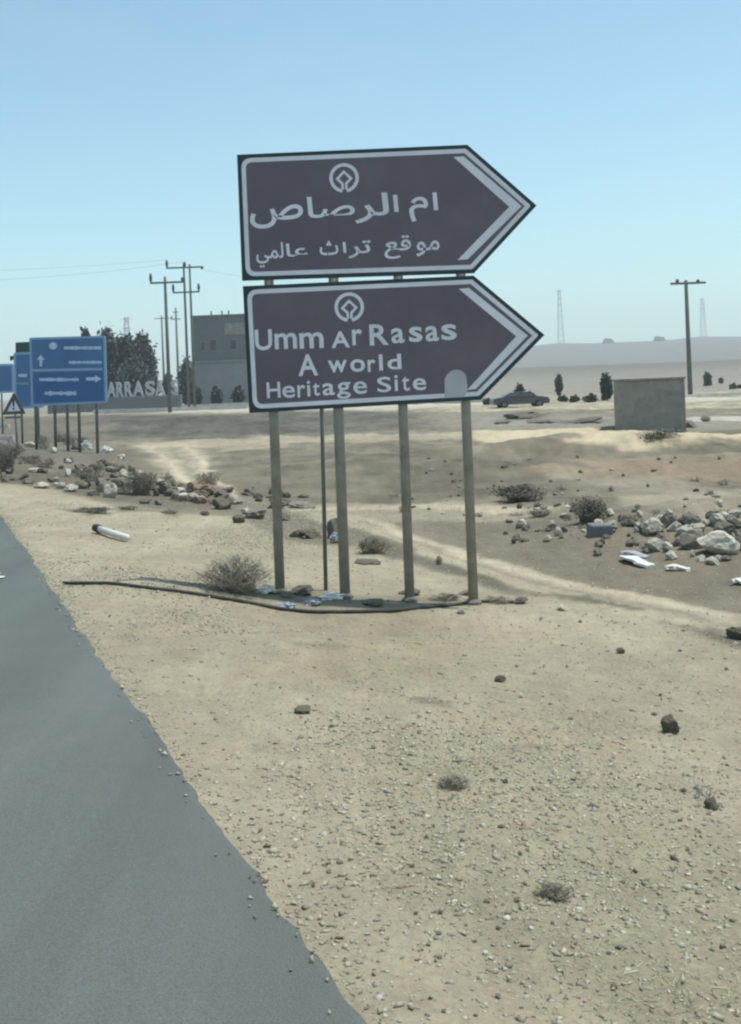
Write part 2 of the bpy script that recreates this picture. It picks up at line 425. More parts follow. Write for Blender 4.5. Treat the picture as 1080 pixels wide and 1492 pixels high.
PATCHES = [
    # beyond the verge: bare rough earth
    ([(-400, 690), (0, 703), (100, 722), (200, 744), (340, 752), (430, 792), (540, 800), (640, 835), (760, 866), (900, 888), (1080, 944), (1500, 1060),
      (1900, 640), (1500, 590), (540, 600), (-300, 612)], EARTH, .95, .006),
    ([(310, 660), (500, 655), (700, 665), (800, 700), (700, 728), (480, 732), (350, 715)], OLIVE, .55, .015),
    ([(140, 606), (330, 604), (420, 618), (350, 640), (160, 640)], GREY, .85, .012),
    ([(360, 600), (600, 598), (620, 622), (480, 634), (350, 632)], GREY, .70, .03),  # far dark ground, with shade mixed into its grey
    ([(0, 610), (140, 606), (150, 660), (0, 680)], GREY, .45, .02),
    ([(205, 646), (225, 672), (262, 705), (312, 736), (352, 732), (322, 704), (300, 676), (296, 645)], TRACK * 1.08, .95, .006),
    (band([(222, 650), (244, 672), (276, 700), (320, 728)], [4, 5, 6, 4]), PALE * 1.22, .92, .004),
    (band([(272, 647), (284, 664), (306, 690), (346, 722)], [3, 5, 6, 4]), PALE * 1.24, .92, .004),
    (band([(252, 652), (266, 674), (296, 704), (330, 724)], [2.5, 3, 3, 2.5]), OLIVE, .6, .004),
    (band([(200, 648), (300, 646), (420, 640), (560, 638), (720, 632)], 5), PALE, .65, .012),
    (band([(320, 655), (420, 648)], 3), PALE, .6, .008),
    ([(400, 735), (520, 728), (700, 734), (830, 738), (790, 756), (620, 760), (470, 764)], TRACK, .9, .010),
    (band([(440, 745), (545, 768), (640, 804), (740, 836), (860, 868), (1080, 912), (1400, 975)], [10, 12, 15, 16, 16, 18, 22]), SAND * 1.10, .95, .005),
    (band([(540, 762), (650, 799), (780, 840), (1080, 901)], [3, 4, 4, 5]), PALE * 1.15, .85, .003),
    (band([(560, 776), (650, 808), (780, 850), (1080, 914)], [1.5, 2, 2.5, 3]), EARTH * 1.1, .55, .003),
    (band([(420, 742), (540, 736), (700, 742), (800, 742)], [3, 5, 5, 3]), PALE * 1.12, .85, .005),
    (band([(500, 768), (560, 790), (640, 824), (760, 866)], [4, 9, 8, 6]), OLIVE * 1.15, .75, .004),
    (band([(560, 795), (640, 825), (740, 856)], [4, 5, 4]), OLIVE, .5, .006),
    (band([(800, 866), (860, 876), (930, 889)], [2, 5, 2]), OLIVE, .85, .004),
    (band([(1030, 920), (1080, 930), (1180, 945)], [5, 9, 10]), OLIVE, .6, .006),
    ([(620, 762), (760, 752), (1000, 770), (1300, 800), (1300, 850), (1000, 850), (830, 835), (700, 805)], EARTH * .92, .6, .010),
    (band([(700, 636), (860, 632), (1000, 640), (1300, 636)], [8, 10, 8, 10]), PALE * np.array((1.30, 1.26, 1.18)), .95, .006),
    (band([(820, 646), (930, 650), (1080, 646)], [4, 5, 4]), PALE * np.array((1.32, 1.28, 1.20)), .9, .005),
    (band([(960, 660), (1100, 652), (1300, 650)], [5, 9, 9]), OLIVE, .45, .015),
    (band([(760, 680), (860, 674), (960, 682), (1300, 684)], [4, 9, 12, 14]), RED * 1.05, .75, .012),
    (band([(750, 672), (790, 668), (850, 676)], [2, 4, 2]), OLIVE, .7, .008),
    (band([(900, 730), (1000, 722), (1080, 716)], [3, 4, 3]), TRACK, .7, .006),
    (band([(1000, 700), (1100, 690), (1300, 690)], [3, 5, 6]), RED, .4, .01),
    ([(650, 600), (900, 606), (1300, 606), (1300, 622), (900, 626), (650, 620)], DUN, .8, .02),
    (band([(1000, 612), (1080, 610), (1300, 606)], [3, 4, 4]), WHITE, .7, .01),
    (band([(985, 582), (1080, 580), (1400, 572)], [3, 3, 3]), WHITE, .8, .01),
    (band([(730, 611), (800, 606)], [3, 3]), OLIVE, .9, .01),
    (band([(820, 615), (880, 612)], [2, 2]), OLIVE, .9, .01),
    (band([(140, 597), (360, 598), (600, 592), (720, 588)], 3), WHITE, .65, .02),
    (band([(440, 676), (520, 672), (600, 680)], [3, 6, 4]), OLIVE, .6, .006),
    (band([(690, 700), (760, 694), (830, 702)], [3, 6, 4]), OLIVE, .6, .006),
    (band([(960, 648), (1040, 644), (1120, 648)], [2, 4, 3]), OLIVE, .6, .006),
    # verge: weathered patches of grit and dry weeds, then darker strips and patches
    ([(540, 1050), (700, 1070), (900, 1150), (1120, 1260), (1120, 1520), (860, 1500), (640, 1330), (560, 1180)], np.array((.275, .255, .175)) * np.array((.90, .87, .84)), .45, .05),
    ([(380, 920), (560, 905), (720, 930), (640, 1000), (460, 980)], np.array((.310, .275, .190)) * np.array((.90, .87, .84)), .45, .05),
    (band([(430, 940), (500, 944)], [3, 3]), OLIVE, .6, .010),
    (band([(590, 1018), (620, 1022), (652, 1028)], [2, 5, 2]), OLIVE, .7, .008),
    (band([(770, 1084), (808, 1087)], [3, 3]), OLIVE, .6, .008),
    (band([(100, 742), (135, 746), (165, 748)], [2, 5, 2]), OLIVE, .75, .006),
    (band([(172, 742), (200, 741)], [3, 3]), OLIVE, .7, .005),
    (band([(235, 746), (258, 750)], [3, 3]), OLIVE, .7, .005),
    ([(300, 868), (420, 858), (520, 872), (720, 872), (780, 880), (640, 888), (460, 892)], np.array((.215, .195, .155)) * np.array((.90, .87, .84)), .7, .012),  # darker band along the feet of the posts
    ([(-60, 676), (60, 686), (200, 690), (330, 712), (350, 742), (230, 740), (110, 720), (-60, 700)], np.array((.150, .132, .102)) * np.array((.90, .87, .84)), .85, .008),
    ([(-40, 640), (60, 645), (130, 660), (220, 682), (100, 690), (-40, 682)], np.array((.175, .165, .140)) * np.array((.90, .87, .84)), .7, .01),
    ([(110, 655), (200, 650), (215, 690), (150, 690)], np.array((.150, .135, .105)) * np.array((.90, .87, .84)), .6, .012),
]

def build_ground():
    fine = np.linspace(math.radians(-25), math.radians(25), 460)
    coarse = np.linspace(math.radians(25), math.radians(335), 70)[1:-1]
    ang = np.concatenate([fine, coarse])
    rad = np.exp(np.linspace(math.log(0.5), math.log(2600.0), 620))
    A, R = np.meshgrid(ang, rad)
    X = R * np.sin(A); Y = R * np.cos(A)
    Z = ground_h(X, Y)
    s = lateral(X, Y)
    near = 1 - sstep(60, 200, R)
    rough = sstep(3.5, 9, s) * near
    off = sstep(0.0, .5, s)
    Z = Z + off * near * (0.05 * fbm(X * .9, Y * .9, 2) + 0.035 * fbm(X * 3.1, Y * 3.1, 9) + .012 * fbm(X * 11, Y * 11, 21, 3))
    Z = Z + rough * (0.26 * fbm(X * .35, Y * .35, 31) + 0.13 * fbm(X * 1.3, Y * 1.3, 33) + .06 * fbm(X * 3.7, Y * 3.7, 35))
    Z = Z + sstep(200, 600, R) * (2.2 * fbm(X * .006, Y * .006, 51)) * np.where(Y > 0, sstep(-.1, .1, X / np.maximum(Y, .1)), 0)
    # soil colours
    wx = X + R * .022 * fbm(X * 1.1, Y * 1.1, 61) * near + R * .02 * fbm(X * .15, Y * .15, 62)
    wy = Y + R * .045 * fbm(X * 1.1 + 40, Y * 1.1, 63) * near + R * .05 * fbm(X * .15 + 9, Y * .15, 64)
    C = np.tile(SAND, X.shape + (1,)).reshape(X.shape + (3,))
    farm = sstep(70, 160, R)[..., None]
    C = C * (1 - farm) + DUN * farm
    ridge = (np.where(Y > 0, sstep(-.1, .1, X / np.maximum(Y, .1)), 0) * sstep(200, 500, R))[..., None]
    C = C * (1 - ridge) + np.array((.135, .120, .092)) * ridge
    mott = (1 + rough * (.8 * fbm(X * .8, Y * .5, 73) + .6 * fbm(X * 2.6, Y * 1.9, 75)))[..., None]
    for k, (pix, col, w, soft) in enumerate(PATCHES):
        if k == 5:
            C = C * mott
        m = poly_mask(wx, wy, pix, soft)[..., None] * w
        C = C * (1 - m) + col * m
    big = (1 + .30 * fbm(X * .25, Y * .25, 71)[..., None])
    C = np.clip(C * big * (.75 + .25 * mott), .02, .8)
    n_r, n_a = X.shape
    verts = np.stack([X, Y, Z], -1).reshape(-1, 3)
    i, j = np.meshgrid(np.arange(n_r - 1), np.arange(n_a), indexing='ij')
    j2 = (j + 1) % n_a
    quads = np.stack([i * n_a + j, i * n_a + j2, (i + 1) * n_a + j2, (i + 1) * n_a + j], -1).reshape(-1, 4)[:, ::-1]
    # middle
    cidx = len(verts)
    verts = np.vstack([verts, [[0, 0, float(ground_h(0, 0))]]])
    me = bpy.data.meshes.new('ground')
    tris = np.stack([np.full(n_a, cidx), (np.arange(n_a) + 1) % n_a, np.arange(n_a)], -1)
    nl = quads.size + tris.size
    me.vertices.add(len(verts)); me.vertices.foreach_set('co', verts.ravel())
    me.loops.add(nl); me.loops.foreach_set('vertex_index', np.concatenate([quads.ravel(), tris.ravel()]).astype(np.int32))
    starts = np.concatenate([np.arange(len(quads)) * 4, len(quads) * 4 + np.arange(len(tris)) * 3]).astype(np.int32)
    me.polygons.add(len(starts)); me.polygons.foreach_set('loop_start', starts)
    me.polygons.foreach_set('use_smooth', np.ones(len(starts), bool))
    me.update(); me.validate()
    ca = me.color_attributes.new('soil', 'FLOAT_COLOR', 'POINT')
    rgba = np.ones((len(verts), 4), np.float32)
    rgba[:-1, :3] = C.reshape(-1, 3); rgba[-1, :3] = SAND
    ca.data.foreach_set('color', rgba.ravel())
    me.materials.append(M['ground'])
    o = link('ground', me)
    tag(o, 'sandy ground with pale wheel tracks rising to a far ridge', kind='structure')
    return o, verts, n_r, n_a, ang, rad
ground_obj, G_verts, G_nr, G_na, G_ang, G_rad = build_ground()
_GZ = G_verts[:-1, 2].reshape(G_nr, G_na)
def surf(x, y):
    """height of the finished ground sheet"""
    x = np.asarray(x, float); y = np.asarray(y, float)
    a = np.arctan2(x, y); r = np.hypot(x, y)
    fj = np.clip((a - G_ang[0]) / (G_ang[459] - G_ang[0]) * 459, 0, 458.999)
    fi = np.clip((np.log(r) - math.log(G_rad[0])) / (math.log(G_rad[-1]) - math.log(G_rad[0])) * (G_nr - 1), 0, G_nr - 1.001)
    i = fi.astype(int); j = fj.astype(int); u = fi - i; v = fj - j
    return (_GZ[i, j] * (1 - u) + _GZ[i + 1, j] * u) * (1 - v) + (_GZ[i, j + 1] * (1 - u) + _GZ[i + 1, j + 1] * u) * v
def spot(px, py):
    x, y = hit(px, py)
    return x, y, float(surf(x, y))
def px_m(n, Y):
    """size in metres of n picture px at distance Y"""
    return n * Y / FPX

# ------------------------------------------------------------------ asphalt road with a ragged edge
def build_road():
    mb = MB()
    ts = np.concatenate([np.arange(-12, 30, .06), np.arange(30, 120, .5), np.arange(120, 601, 20.)])
    d = Vector((-math.sin(RA), math.cos(RA), 0)); n = Vector((math.cos(RA), math.sin(RA), 0)); o = Vector((EDGE0, 0, 0))
    e = .07 * fbm(ts * .9, ts * 0, 3) + .045 * fbm(ts * 4.2, ts * 0, 4) + .04 * fbm(ts * 14, ts * 0, 6)
    ev, ef = [], []
    for t, q in zip(ts, e):
        p = o + d * t
        a = p + n * float(q)
        for w, z in ((float(q) + .03, ROAD_Z - .10), (float(q), ROAD_Z - .012), (float(q) - .03, ROAD_Z), (-2.0, ROAD_Z + .01), (-4.0, ROAD_Z + .02), (-7.6, ROAD_Z), (-7.7, ROAD_Z - .1)):
            b = p + n * w
            ev.append((b.x, b.y, z))
    for i in range(len(ts) - 1):
        for k in range(6):
            ef.append((i * 7 + k, (i + 1) * 7 + k, (i + 1) * 7 + k + 1, i * 7 + k + 1))
    mb.add(ev, ef)
    r = mb.build('road', M['asphalt'], smooth=False)
    tag(r, 'grey asphalt road with a ragged crumbling edge', kind='structure')
    # worn end of a white lane line at the left border of the view
    a, b = ray(2, 838); t = (ROAD_Z + .012 - CAM_Z) / b
    e1 = MB()
    c = Vector((a * t, t, 0))
    for k in range(2):
        q = c + d * (.12 - .24 * k) - n * (.07 if k else .10)
        pts = []
        for i in range(9):
            g = 2 * math.pi * i / 9
            pp = q + d * (.055 + .02 * random.random()) * math.cos(g) + n * (.10 + .02 * random.random()) * math.sin(g)
            pts.append((pp.x, pp.y, ROAD_Z + .014))
        e1.add(pts, [tuple(range(9))[::-1]])
    e1.build('road_marking', M['paint_road'], r)
    return r
build_road()

# ------------------------------------------------------------------ lettering
def glyphs(items):
    """items: (text, emboldening) -> list of (verts 2D normalised to a unit box, faces)"""
    made = []
    for txt, off in items:
        cu = bpy.data.curves.new('glyph', 'FONT'); cu.body = txt; cu.size = 1.0; cu.resolution_u = 4; cu.offset = off
        o = bpy.data.objects.new('glyph', cu); COL.objects.link(o); made.append(o)
    bpy.context.view_layer.update()
    dg = bpy.context.evaluated_depsgraph_get()
    res = []
    for o in made:
        ev = o.evaluated_get(dg); me = ev.to_mesh()
        v = np.array([q.co[:2] for q in me.vertices]); f = [tuple(p.vertices) for p in me.polygons]
        lo, hi = v.min(0), v.max(0)
        res.append(((v - lo) / np.maximum(hi - lo, 1e-6), f))
        ev.to_mesh_clear()
    for o in made:
        cu = o.data; bpy.data.objects.remove(o); bpy.data.curves.remove(cu)
    return res

# ------------------------------------------------------------------ the brown arrow signs
YS = 10.9
def SP(px, py):                       # picture px -> X, Z in the sign's plane
    return at(px, py, YS - .07)

def offset_poly(P, d):
    """inset a convex outline (any orientation)"""
    P = [Vector(p) for p in P]; n = len(P)
    c = sum(P, Vector((0, 0))) / n
    lines = []
    for i in range(n):
        a, b = P[i], P[(i + 1) % n]
        t = (b - a).normalized(); nn = Vector((-t.y, t.x))
        if (c - a).dot(nn) < 0: nn = -nn
        lines.append((a + nn * d, t))
    out = []
    for i in range(n):
        (p, t), (q, w) = lines[i - 1], lines[i]
        det = t.x * (-w.y) + w.x * t.y
        r = q - p
        k = (r.x * (-w.y) + w.x * r.y) / det
        out.append(p + t * k)
    return out
def rounded(P, rads, seg=6):
    out = []; n = len(P)
    for i in range(n):
        p, a, b = P[i], P[i - 1], P[(i + 1) % n]
        r = rads[i]
        u, w = (a - p).normalized(), (b - p).normalized()
        p0, p1 = p + u * r, p + w * r
        for k in range(seg + 1):
            t = k / seg
            out.append(p0 * (1 - t) ** 2 + p * 2 * t * (1 - t) + p1 * t * t)
    return out
def ring_strip(mb, A, B, y, M_=SP):
    n = len(A)
    v = [(M_(*p)[0], y, M_(*p)[1]) for p in A] + [(M_(*p)[0], y, M_(*p)[1]) for p in B]
    mb.add(v, [(i, (i + 1) % n, (i + 1) % n + n, i + n) for i in range(n)])

def text_part(name, rows, y, m, parent, label=None, rot=-2.5, emb=.018):
    mb = MB()
    G = glyphs([(r[0], r[5] if len(r) > 5 else emb) for r in rows])
    for (r, (v, f)) in zip(rows, G):
        x0, y0, x1, y1 = r[1:5]
        cx, cy = (x0 + x1) / 2, (y0 + y1) / 2
        w, h = (x1 - x0), (y1 - y0)
        ca, sa = math.cos(math.radians(rot)), math.sin(math.radians(rot))
        pv = []
        for a, b in v:
            dx, dy = (a - .5) * w, (.5 - b) * h
            X, Z = SP(cx + dx * ca - dy * sa, cy + dx * sa + dy * ca)
            pv.append((X, y, Z))
        # joined letters overlap: set each piece a hair in front of the one before
        par = list(range(len(pv)))
        def root_(i):
            while par[i] != i:
                par[i] = par[par[i]]; i = par[i]
            return i
        for q in f:
            for i in q[1:]:
                par[root_(i)] = root_(q[0])
        ids = {}
        for i in range(len(pv)):
            kk = ids.setdefault(root_(i), len(ids))
            pv[i] = (pv[i][0], pv[i][1] - .0006 * kk, pv[i][2])
        mb.add(pv, f)
    o = mb.build(name, m, parent)
    o['kind'] = 'stuff'
    if label: o['label'] = label
    return o

def emblem(cx, cy, y, parent, R=21.5):
    mb = MB()
    n = 44
    ca, sa = math.cos(math.radians(-2.5)), math.sin(math.radians(-2.5))
    def T(x, z):          # emblem units -> px
        return cx + (x * ca - z * sa) * R, cy + (x * sa + z * ca) * R
    # open ring that runs into the two legs of the inner figure
    gap = .16
    def path(pts, w):
        pts = [Vector(p) for p in pts]
        L_, R_ = [], []
        for i, p in enumerate(pts):
            d1 = (pts[i] - pts[i - 1]).normalized() if i else (pts[1] - pts[0]).normalized()
            d2 = (pts[i + 1] - pts[i]).normalized() if i < len(pts) - 1 else d1
            t = (d1 + d2).normalized(); nn = Vector((-t.y, t.x)); k = 1 / max(.5, nn.dot(Vector((-d1.y, d1.x))))
            L_.append(p + nn * w * .5 * k); R_.append(p - nn * w * .5 * k)
        v = []
        for a, b in zip(L_, R_):
            for q in (a, b):
                X, Z = SP(*T(q.x, q.y)); v.append((X, y, Z))
        mb.add(v, [(2 * i, 2 * i + 2, 2 * i + 3, 2 * i + 1) for i in range(len(pts) - 1)])
    g = [math.radians(90) + gap + (2 * math.pi - 2 * gap) * k / n for k in range(n + 1)]
    path([(.885 * math.cos(a), .885 * math.sin(a)) for a in g], .23)
    path([(-.12, .78), (-.13, .38), (-.47, .05), (0, -.42), (.47, .05), (.13, .38), (.12, .78)], .17)
    return mb.build('emblem', M['sign_white'], parent)

def arrow_panel(parent, corners, chev, emb_c, name, label):
    yf = YS - .075
    mb = MB()
    P = [Vector(c) for c in corners]
    mb.prism_xz([SP(*p) for p in P], yf, yf + .028)
    panel = mb.build('sign_panel', M['sign_edge'], parent)
    panel['label'] = label
    fc = MB().prism_xz([SP(*p) for p in rounded(offset_poly(P, 8), [9, 1, 1, 1, 9])], yf - .0022, yf - .0004)
    fc.build('panel_face', M['sign_brown'], panel)
    b = MB()
    ring_strip(b, rounded(offset_poly(P, 5.8), [15, 2, 3, 2, 15]), rounded(offset_poly(P, 12.2), [9, 1, 1, 1, 9]), yf - .0045)
    b.build('border_line', M['sign_white'], panel)
    c = MB().prism_xz([SP(*p) for p in chev], yf - .0045, yf - .003)
    c.build('chevron', M['sign_white'], panel)
    emblem(*emb_c, yf - .0045, panel)
    return panel, yf - .0045

def build_main_sign():
    bx, by, bz = spot(550, 870)
    root = link('direction_sign', None)
    tag(root, 'pair of brown arrow signs stacked on four steel posts in the sandy verge', 'road sign')
    # posts
    for (xb, yb, xt, yt, w) in ((408, 858, 392, 405, 14.5), (503, 868, 486, 405, 15.5), (597, 870, 580.5, 405, 14.5), (690, 876, 671, 400, 14.5)):
        X, Z = at(xb, yb, YS)
        Xt, Zt = at(xt - 6.2, yt - 175, YS)
        g = float(surf(X, YS))
        mb = MB().tube([(X, YS, min(Z, g) - .25), (X + (Xt - X) * .5, YS, (Z + Zt) / 2), (Xt, YS, Zt)], px_m(w, YS) / 2, 14)
        p = mb.build('post', M['post'], root, smooth=True)
        # little collar of concrete at the foot
        c = MB().tube([(X, YS, g - .1), (X, YS, g + .025), (X, YS, g + .05)], [.085, .08, .055], 12)
        c.build('footing', M['stone_grey'], p)
    # thin brace standing a little behind
    X, Z = at(474.5, 859, YS + .35); Xt, Zt = at(468, 470, YS + .35)
    g = float(surf(X, YS + .35))
    br = MB().tube([(X, YS + .35, g - .2), (Xt, YS + .06, Zt)], .021, 8).build('brace', M['grey_metal'], root, smooth=True)
    br['label'] = 'thin brace pole behind the second post'
    # rails on the back of the panels
    for (x0, y0, x1, y1) in ((372, 262, 690, 250), (376, 366, 700, 354), (382, 452, 700, 440), (388, 560, 712, 546)):
        a = at(x0, y0, YS - .03); b = at(x1, y1, YS - .03)
        MB().tube([(a[0], YS - .032, a[1]), (b[0], YS - .032, b[1])], .018, 4).build('rail', M['grey_metal'], root)
    up, yl = arrow_panel(root, [(345.5, 225.5), (681, 211), (782, 299.5), (691, 398), (353, 409)],
                         [(660.7, 229), (675.5, 228), (760, 300.5), (681.5, 378), (666.7, 379), (742, 301.5)],
                         (501.5, 259.5), 'upper', 'upper brown arrow panel with Arabic lettering')
    text_part('lettering', [
        ('\uFE8D', 630.6, 280.6, 638, 306.5), ('\uFEE1', 596.3, 287, 624, 323), ('\uFE8D', 573, 284, 580.6, 309),
        ('\uFEAE\uFEDF', 516.7, 281.5, 566.7, 325), ('\uFE8E\uFEBB', 447.8, 286, 517, 317.6), ('\uFEB9', 364.4, 299, 442, 332.4)],
        yl, M['sign_white'], up, emb=.014)
    text_part('lettering', [
        ('\uFEEE\uFEE3', 606.5, 351, 640.7, 373), ('\uFECA\uFED7', 560, 343.5, 599, 377), ('\uFEAE\uFE97', 507.4, 351, 540.7, 376),
        ('\uFE8D', 499.6, 352.8, 504.6, 368.5), ('\uFE99', 466, 351, 493, 372), ('\uFE8E\uFECB', 417, 354.6, 448.7, 374), ('\uFEF2\uFEE4\uFEDF', 373.7, 353.7, 413.5, 389.8)],
        yl, M['sign_white'], up, emb=.014)
    lo, yl = arrow_panel(root, [(354, 417), (690, 401.5), (793.5, 488), (700.5, 582.5), (363.5, 602)],
                         [(668.5, 421), (683, 419.5), (769, 489), (693, 567), (681, 568), (752, 490)],
                         (509, 447.6), 'lower', 'lower brown arrow panel with English lettering')
    text_part('lettering', [
        ('U', 371.7, 480.2, 396.7, 510.4), ('m', 400.4, 485.4, 432.8, 508.5), ('m', 436.5, 484.4, 471.7, 507.6), ('A', 482.8, 482.6, 509.6, 506.7),
        ('r', 513.3, 479.8, 528, 503), ('R', 538.5, 472.4, 566.3, 503), ('a', 570, 478, 589.4, 500.2), ('s', 596, 476, 615.4, 498.3),
        ('a', 620, 475, 639.4, 497.4), ('s', 643, 472.4, 665.4, 495.6)], yl, M['sign_white'], lo)
    text_part('lettering', [
        ('A', 434.6, 516, 463.3, 547.4), ('w', 478, 525, 506, 542.8), ('o', 510.5, 523.3, 532, 541.9), ('r', 536, 524, 547.2, 541.9),
        ('l', 552.4, 516.5, 557.8, 540), ('d', 564.4, 515.9, 584.8, 538.2)], yl, M['sign_white'], lo)
    text_part('lettering', [
        ('H', 389, 556.7, 408.7, 579.8), ('e', 411.5, 562, 430, 579.8), ('r', 433.7, 561, 445.2, 579), ('i', 447.6, 554.8, 452.4, 577.5), ('t', 456, 557.6, 466, 576.5),
        ('a', 470, 558.2, 488, 576), ('g', 491, 557, 511, 581), ('e', 515, 555.5, 535, 574), ('S', 549.6, 549, 570, 571.5), ('i', 574.8, 546.5, 580, 569.6),
        ('t', 585.7, 548, 596.9, 569.6), ('e', 601.5, 551, 621, 568.7)], yl, M['sign_white'], lo, emb=.012)
    st = [(648, 580)] + [(648, 552)] + [(665 - 17 * math.cos(a), 556 - 17.5 * math.sin(a)) for a in [math.pi * k / 10 for k in range(1, 9)]] + [(681, 562), (682, 568), (676, 578.5)]
    MB().prism_xz([SP(*p) for p in st], yl - .0015, yl - .0002).build('sticker', M['sticker'], lo)
    return root
build_main_sign()

# ------------------------------------------------------------------ blue road signs
def squiggle(mb, x0, x1, yc, hgt, y, MP, n):
    """a row of small unreadable strokes (too blurred in the photograph to read)"""
    x = x0
    while x < x1 - 1:
        w = random.uniform(1.8, 4.2)
        h = hgt * random.uniform(.55, 1.0)
        q = [MP(x, yc - h * .5), MP(min(x + w, x1), yc - h * .45), MP(min(x + w, x1), yc + h * .5), MP(x, yc + h * .45)]
        mb.add([(p[0], y, p[1]) for p in q], [(0, 1, 2, 3)])
        x += w + .35
def blue_sign(Y, corners, posts, base_py, label, detail=None, header=None):
    root = link('road_sign', None); tag(root, label, 'road sign', 'blue direction signs in a row on the left')
    MP = lambda px, py: at(px, py, Y)
    P = [Vector(c) for c in corners]
    pn = MB().prism_xz([MP(*p) for p in rounded(P, [3] * 4, 3)], Y - .03, Y + .03).build('sign_panel', M['sign_blue_edge'], root)
    f = MB().prism_xz([MP(*p) for p in rounded(offset_poly(P, 3.2), [2] * 4, 3)], Y - .038, Y - .031)
    f.build('panel_face', M['sign_blue'], pn)
    for px in posts:
        x, _, g = on_ground(px, Y + .08)
        top = MP(px - 1.5, corners[0][1] + 6)
        MB().tube([(x, Y + .1, g - .3), (top[0], Y + .1, top[1])], .055, 8).build('post', M['grey_metal'], root, smooth=True)
    if header:
        h = MB().prism_xz([MP(*p) for p in header], Y - .025, Y + .025).build('header_panel', M['sign_green'], root)
    if detail:
        detail(pn, MP, Y - .041)
    return root
def detail_main(pn, MP, y):
    y2 = y - .004
    MB().prism_xz([MP(*p) for p in [(51, 543), (150, 541), (151, 584), (52, 586)]], y, y + .0025).build('lower_field', M['sign_blue_dark'], pn)
    MB().prism_xz([MP(*p) for p in [(47, 538), (150, 536), (150, 539.5), (47, 541.5)]], y2, y2 + .002).build('divider', M['sign_blue_edge'], pn)
    mb = MB()
    squiggle(mb, 94, 148, 507, 6, y2, MP, 12); mb.build('lettering', M['blue_white'], pn)
    mb = MB(); squiggle(mb, 101, 149, 528, 5, y2, MP, 12); mb.build('lettering', M['blue_white'], pn)
    mb = MB(); squiggle(mb, 58, 116, 553, 6, y2, MP, 12); mb.build('lettering', M['blue_white'], pn)
    mb = MB(); squiggle(mb, 66, 112, 573, 7, y2, MP, 12); mb.build('lettering', M['blue_white'], pn)
    MB().prism_xz([MP(*p) for p in [(60, 517), (66, 524.5), (62.4, 524), (62, 534), (58.6, 534), (58.2, 524), (54, 524.5)]], y2, y2 + .002).build('arrow', M['blue_white'], pn)
    MB().prism_xz([MP(*p) for p in [(148, 552), (139, 557.5), (139.5, 554.3), (126, 554.2), (126, 550), (139.5, 549.7), (139, 546.5)]], y2, y2 + .002).build('arrow', M['blue_white'], pn)
    MB().prism_xz([MP(*(78 + 6 * math.cos(a), 504 + 5.5 * math.sin(a))) for a in [2 * math.pi * k / 9 for k in range(9)]], y2, y2 + .002).build('emblem', M['blue_white'], pn)
def detail_side(pn, MP, y):
    mb = MB(); squiggle(mb, 27, 40, 547, 5, y - .002, MP, 3); mb.build('lettering', M['blue_white'], pn)
    mb = MB(); squiggle(mb, 24, 42, 559, 3, y - .002, MP, 3); mb.build('lettering', M['sign_blue_edge'], pn)
blue_sign(38.5, [(43, 492), (154, 489), (156.5, 587), (46, 592)], (50, 78, 96, 113, 139), 655,
          'large blue road sign with white arrows, one up and one right', detail_main)
blue_sign(52, [(20, 514), (62, 512), (64, 594), (22, 596)], (30, 54), 640,
          'blue road sign with a dark green header, half hidden behind the large blue sign', detail_side,
          [(23, 499), (45, 498), (45.4, 513), (15, 526), (14.6, 519), (23, 518)])
blue_sign(66, [(-60, 531), (20, 530), (21, 572), (-60, 575)], (-45, 2), 628,
          'plain blue road sign cut off by the left border of the photo')

def warning_sign():
    Y = 47.0
    root = link('warning_sign', None)
    tag(root, 'triangular warning sign with a black exclamation bar in front of the blue signs', 'road sign')
    MP = lambda px, py: at(px, py, Y)
    P = [Vector(p) for p in [(20.5, 571), (38, 603), (3, 604.5)]]
    pn = MB().prism_xz([MP(*p) for p in rounded(P, [3] * 3, 4)], Y - .02, Y + .02).build('sign_panel', M['red_dark'], root)
    MB().prism_xz([MP(*p) for p in rounded(offset_poly(P, 4.6), [1.5] * 3, 3)], Y - .026, Y - .021).build('panel_face', M['sign_white'], pn)
    MB().prism_xz([MP(*p) for p in [(18.6, 582), (21.8, 582), (21.4, 592.5), (19.2, 592.5)]], Y - .031, Y - .027).build('exclamation_bar', M['black'], pn)
    MB().prism_xz([MP(*p) for p in [(18.9, 594.2), (21.6, 594.2), (21.6, 597), (18.9, 597)]], Y - .031, Y - .027).build('exclamation_dot', M['black'], pn)
    x, _, g = on_ground(22, Y)
    t = MP(21, 590)
    MB().tube([(x, Y + .06, g - .3), (t[0], Y + .06, t[1])], .045, 8).build('post', M['grey_metal'], root, smooth=True)
    q = MP(20, 605.5)
    MB().box(q[0] - .38, q[0] + .30, Y - .015, Y + .02, q[1] - .13, q[1] - .02).build('plate', M['grey_metal'], root)
warning_sign()

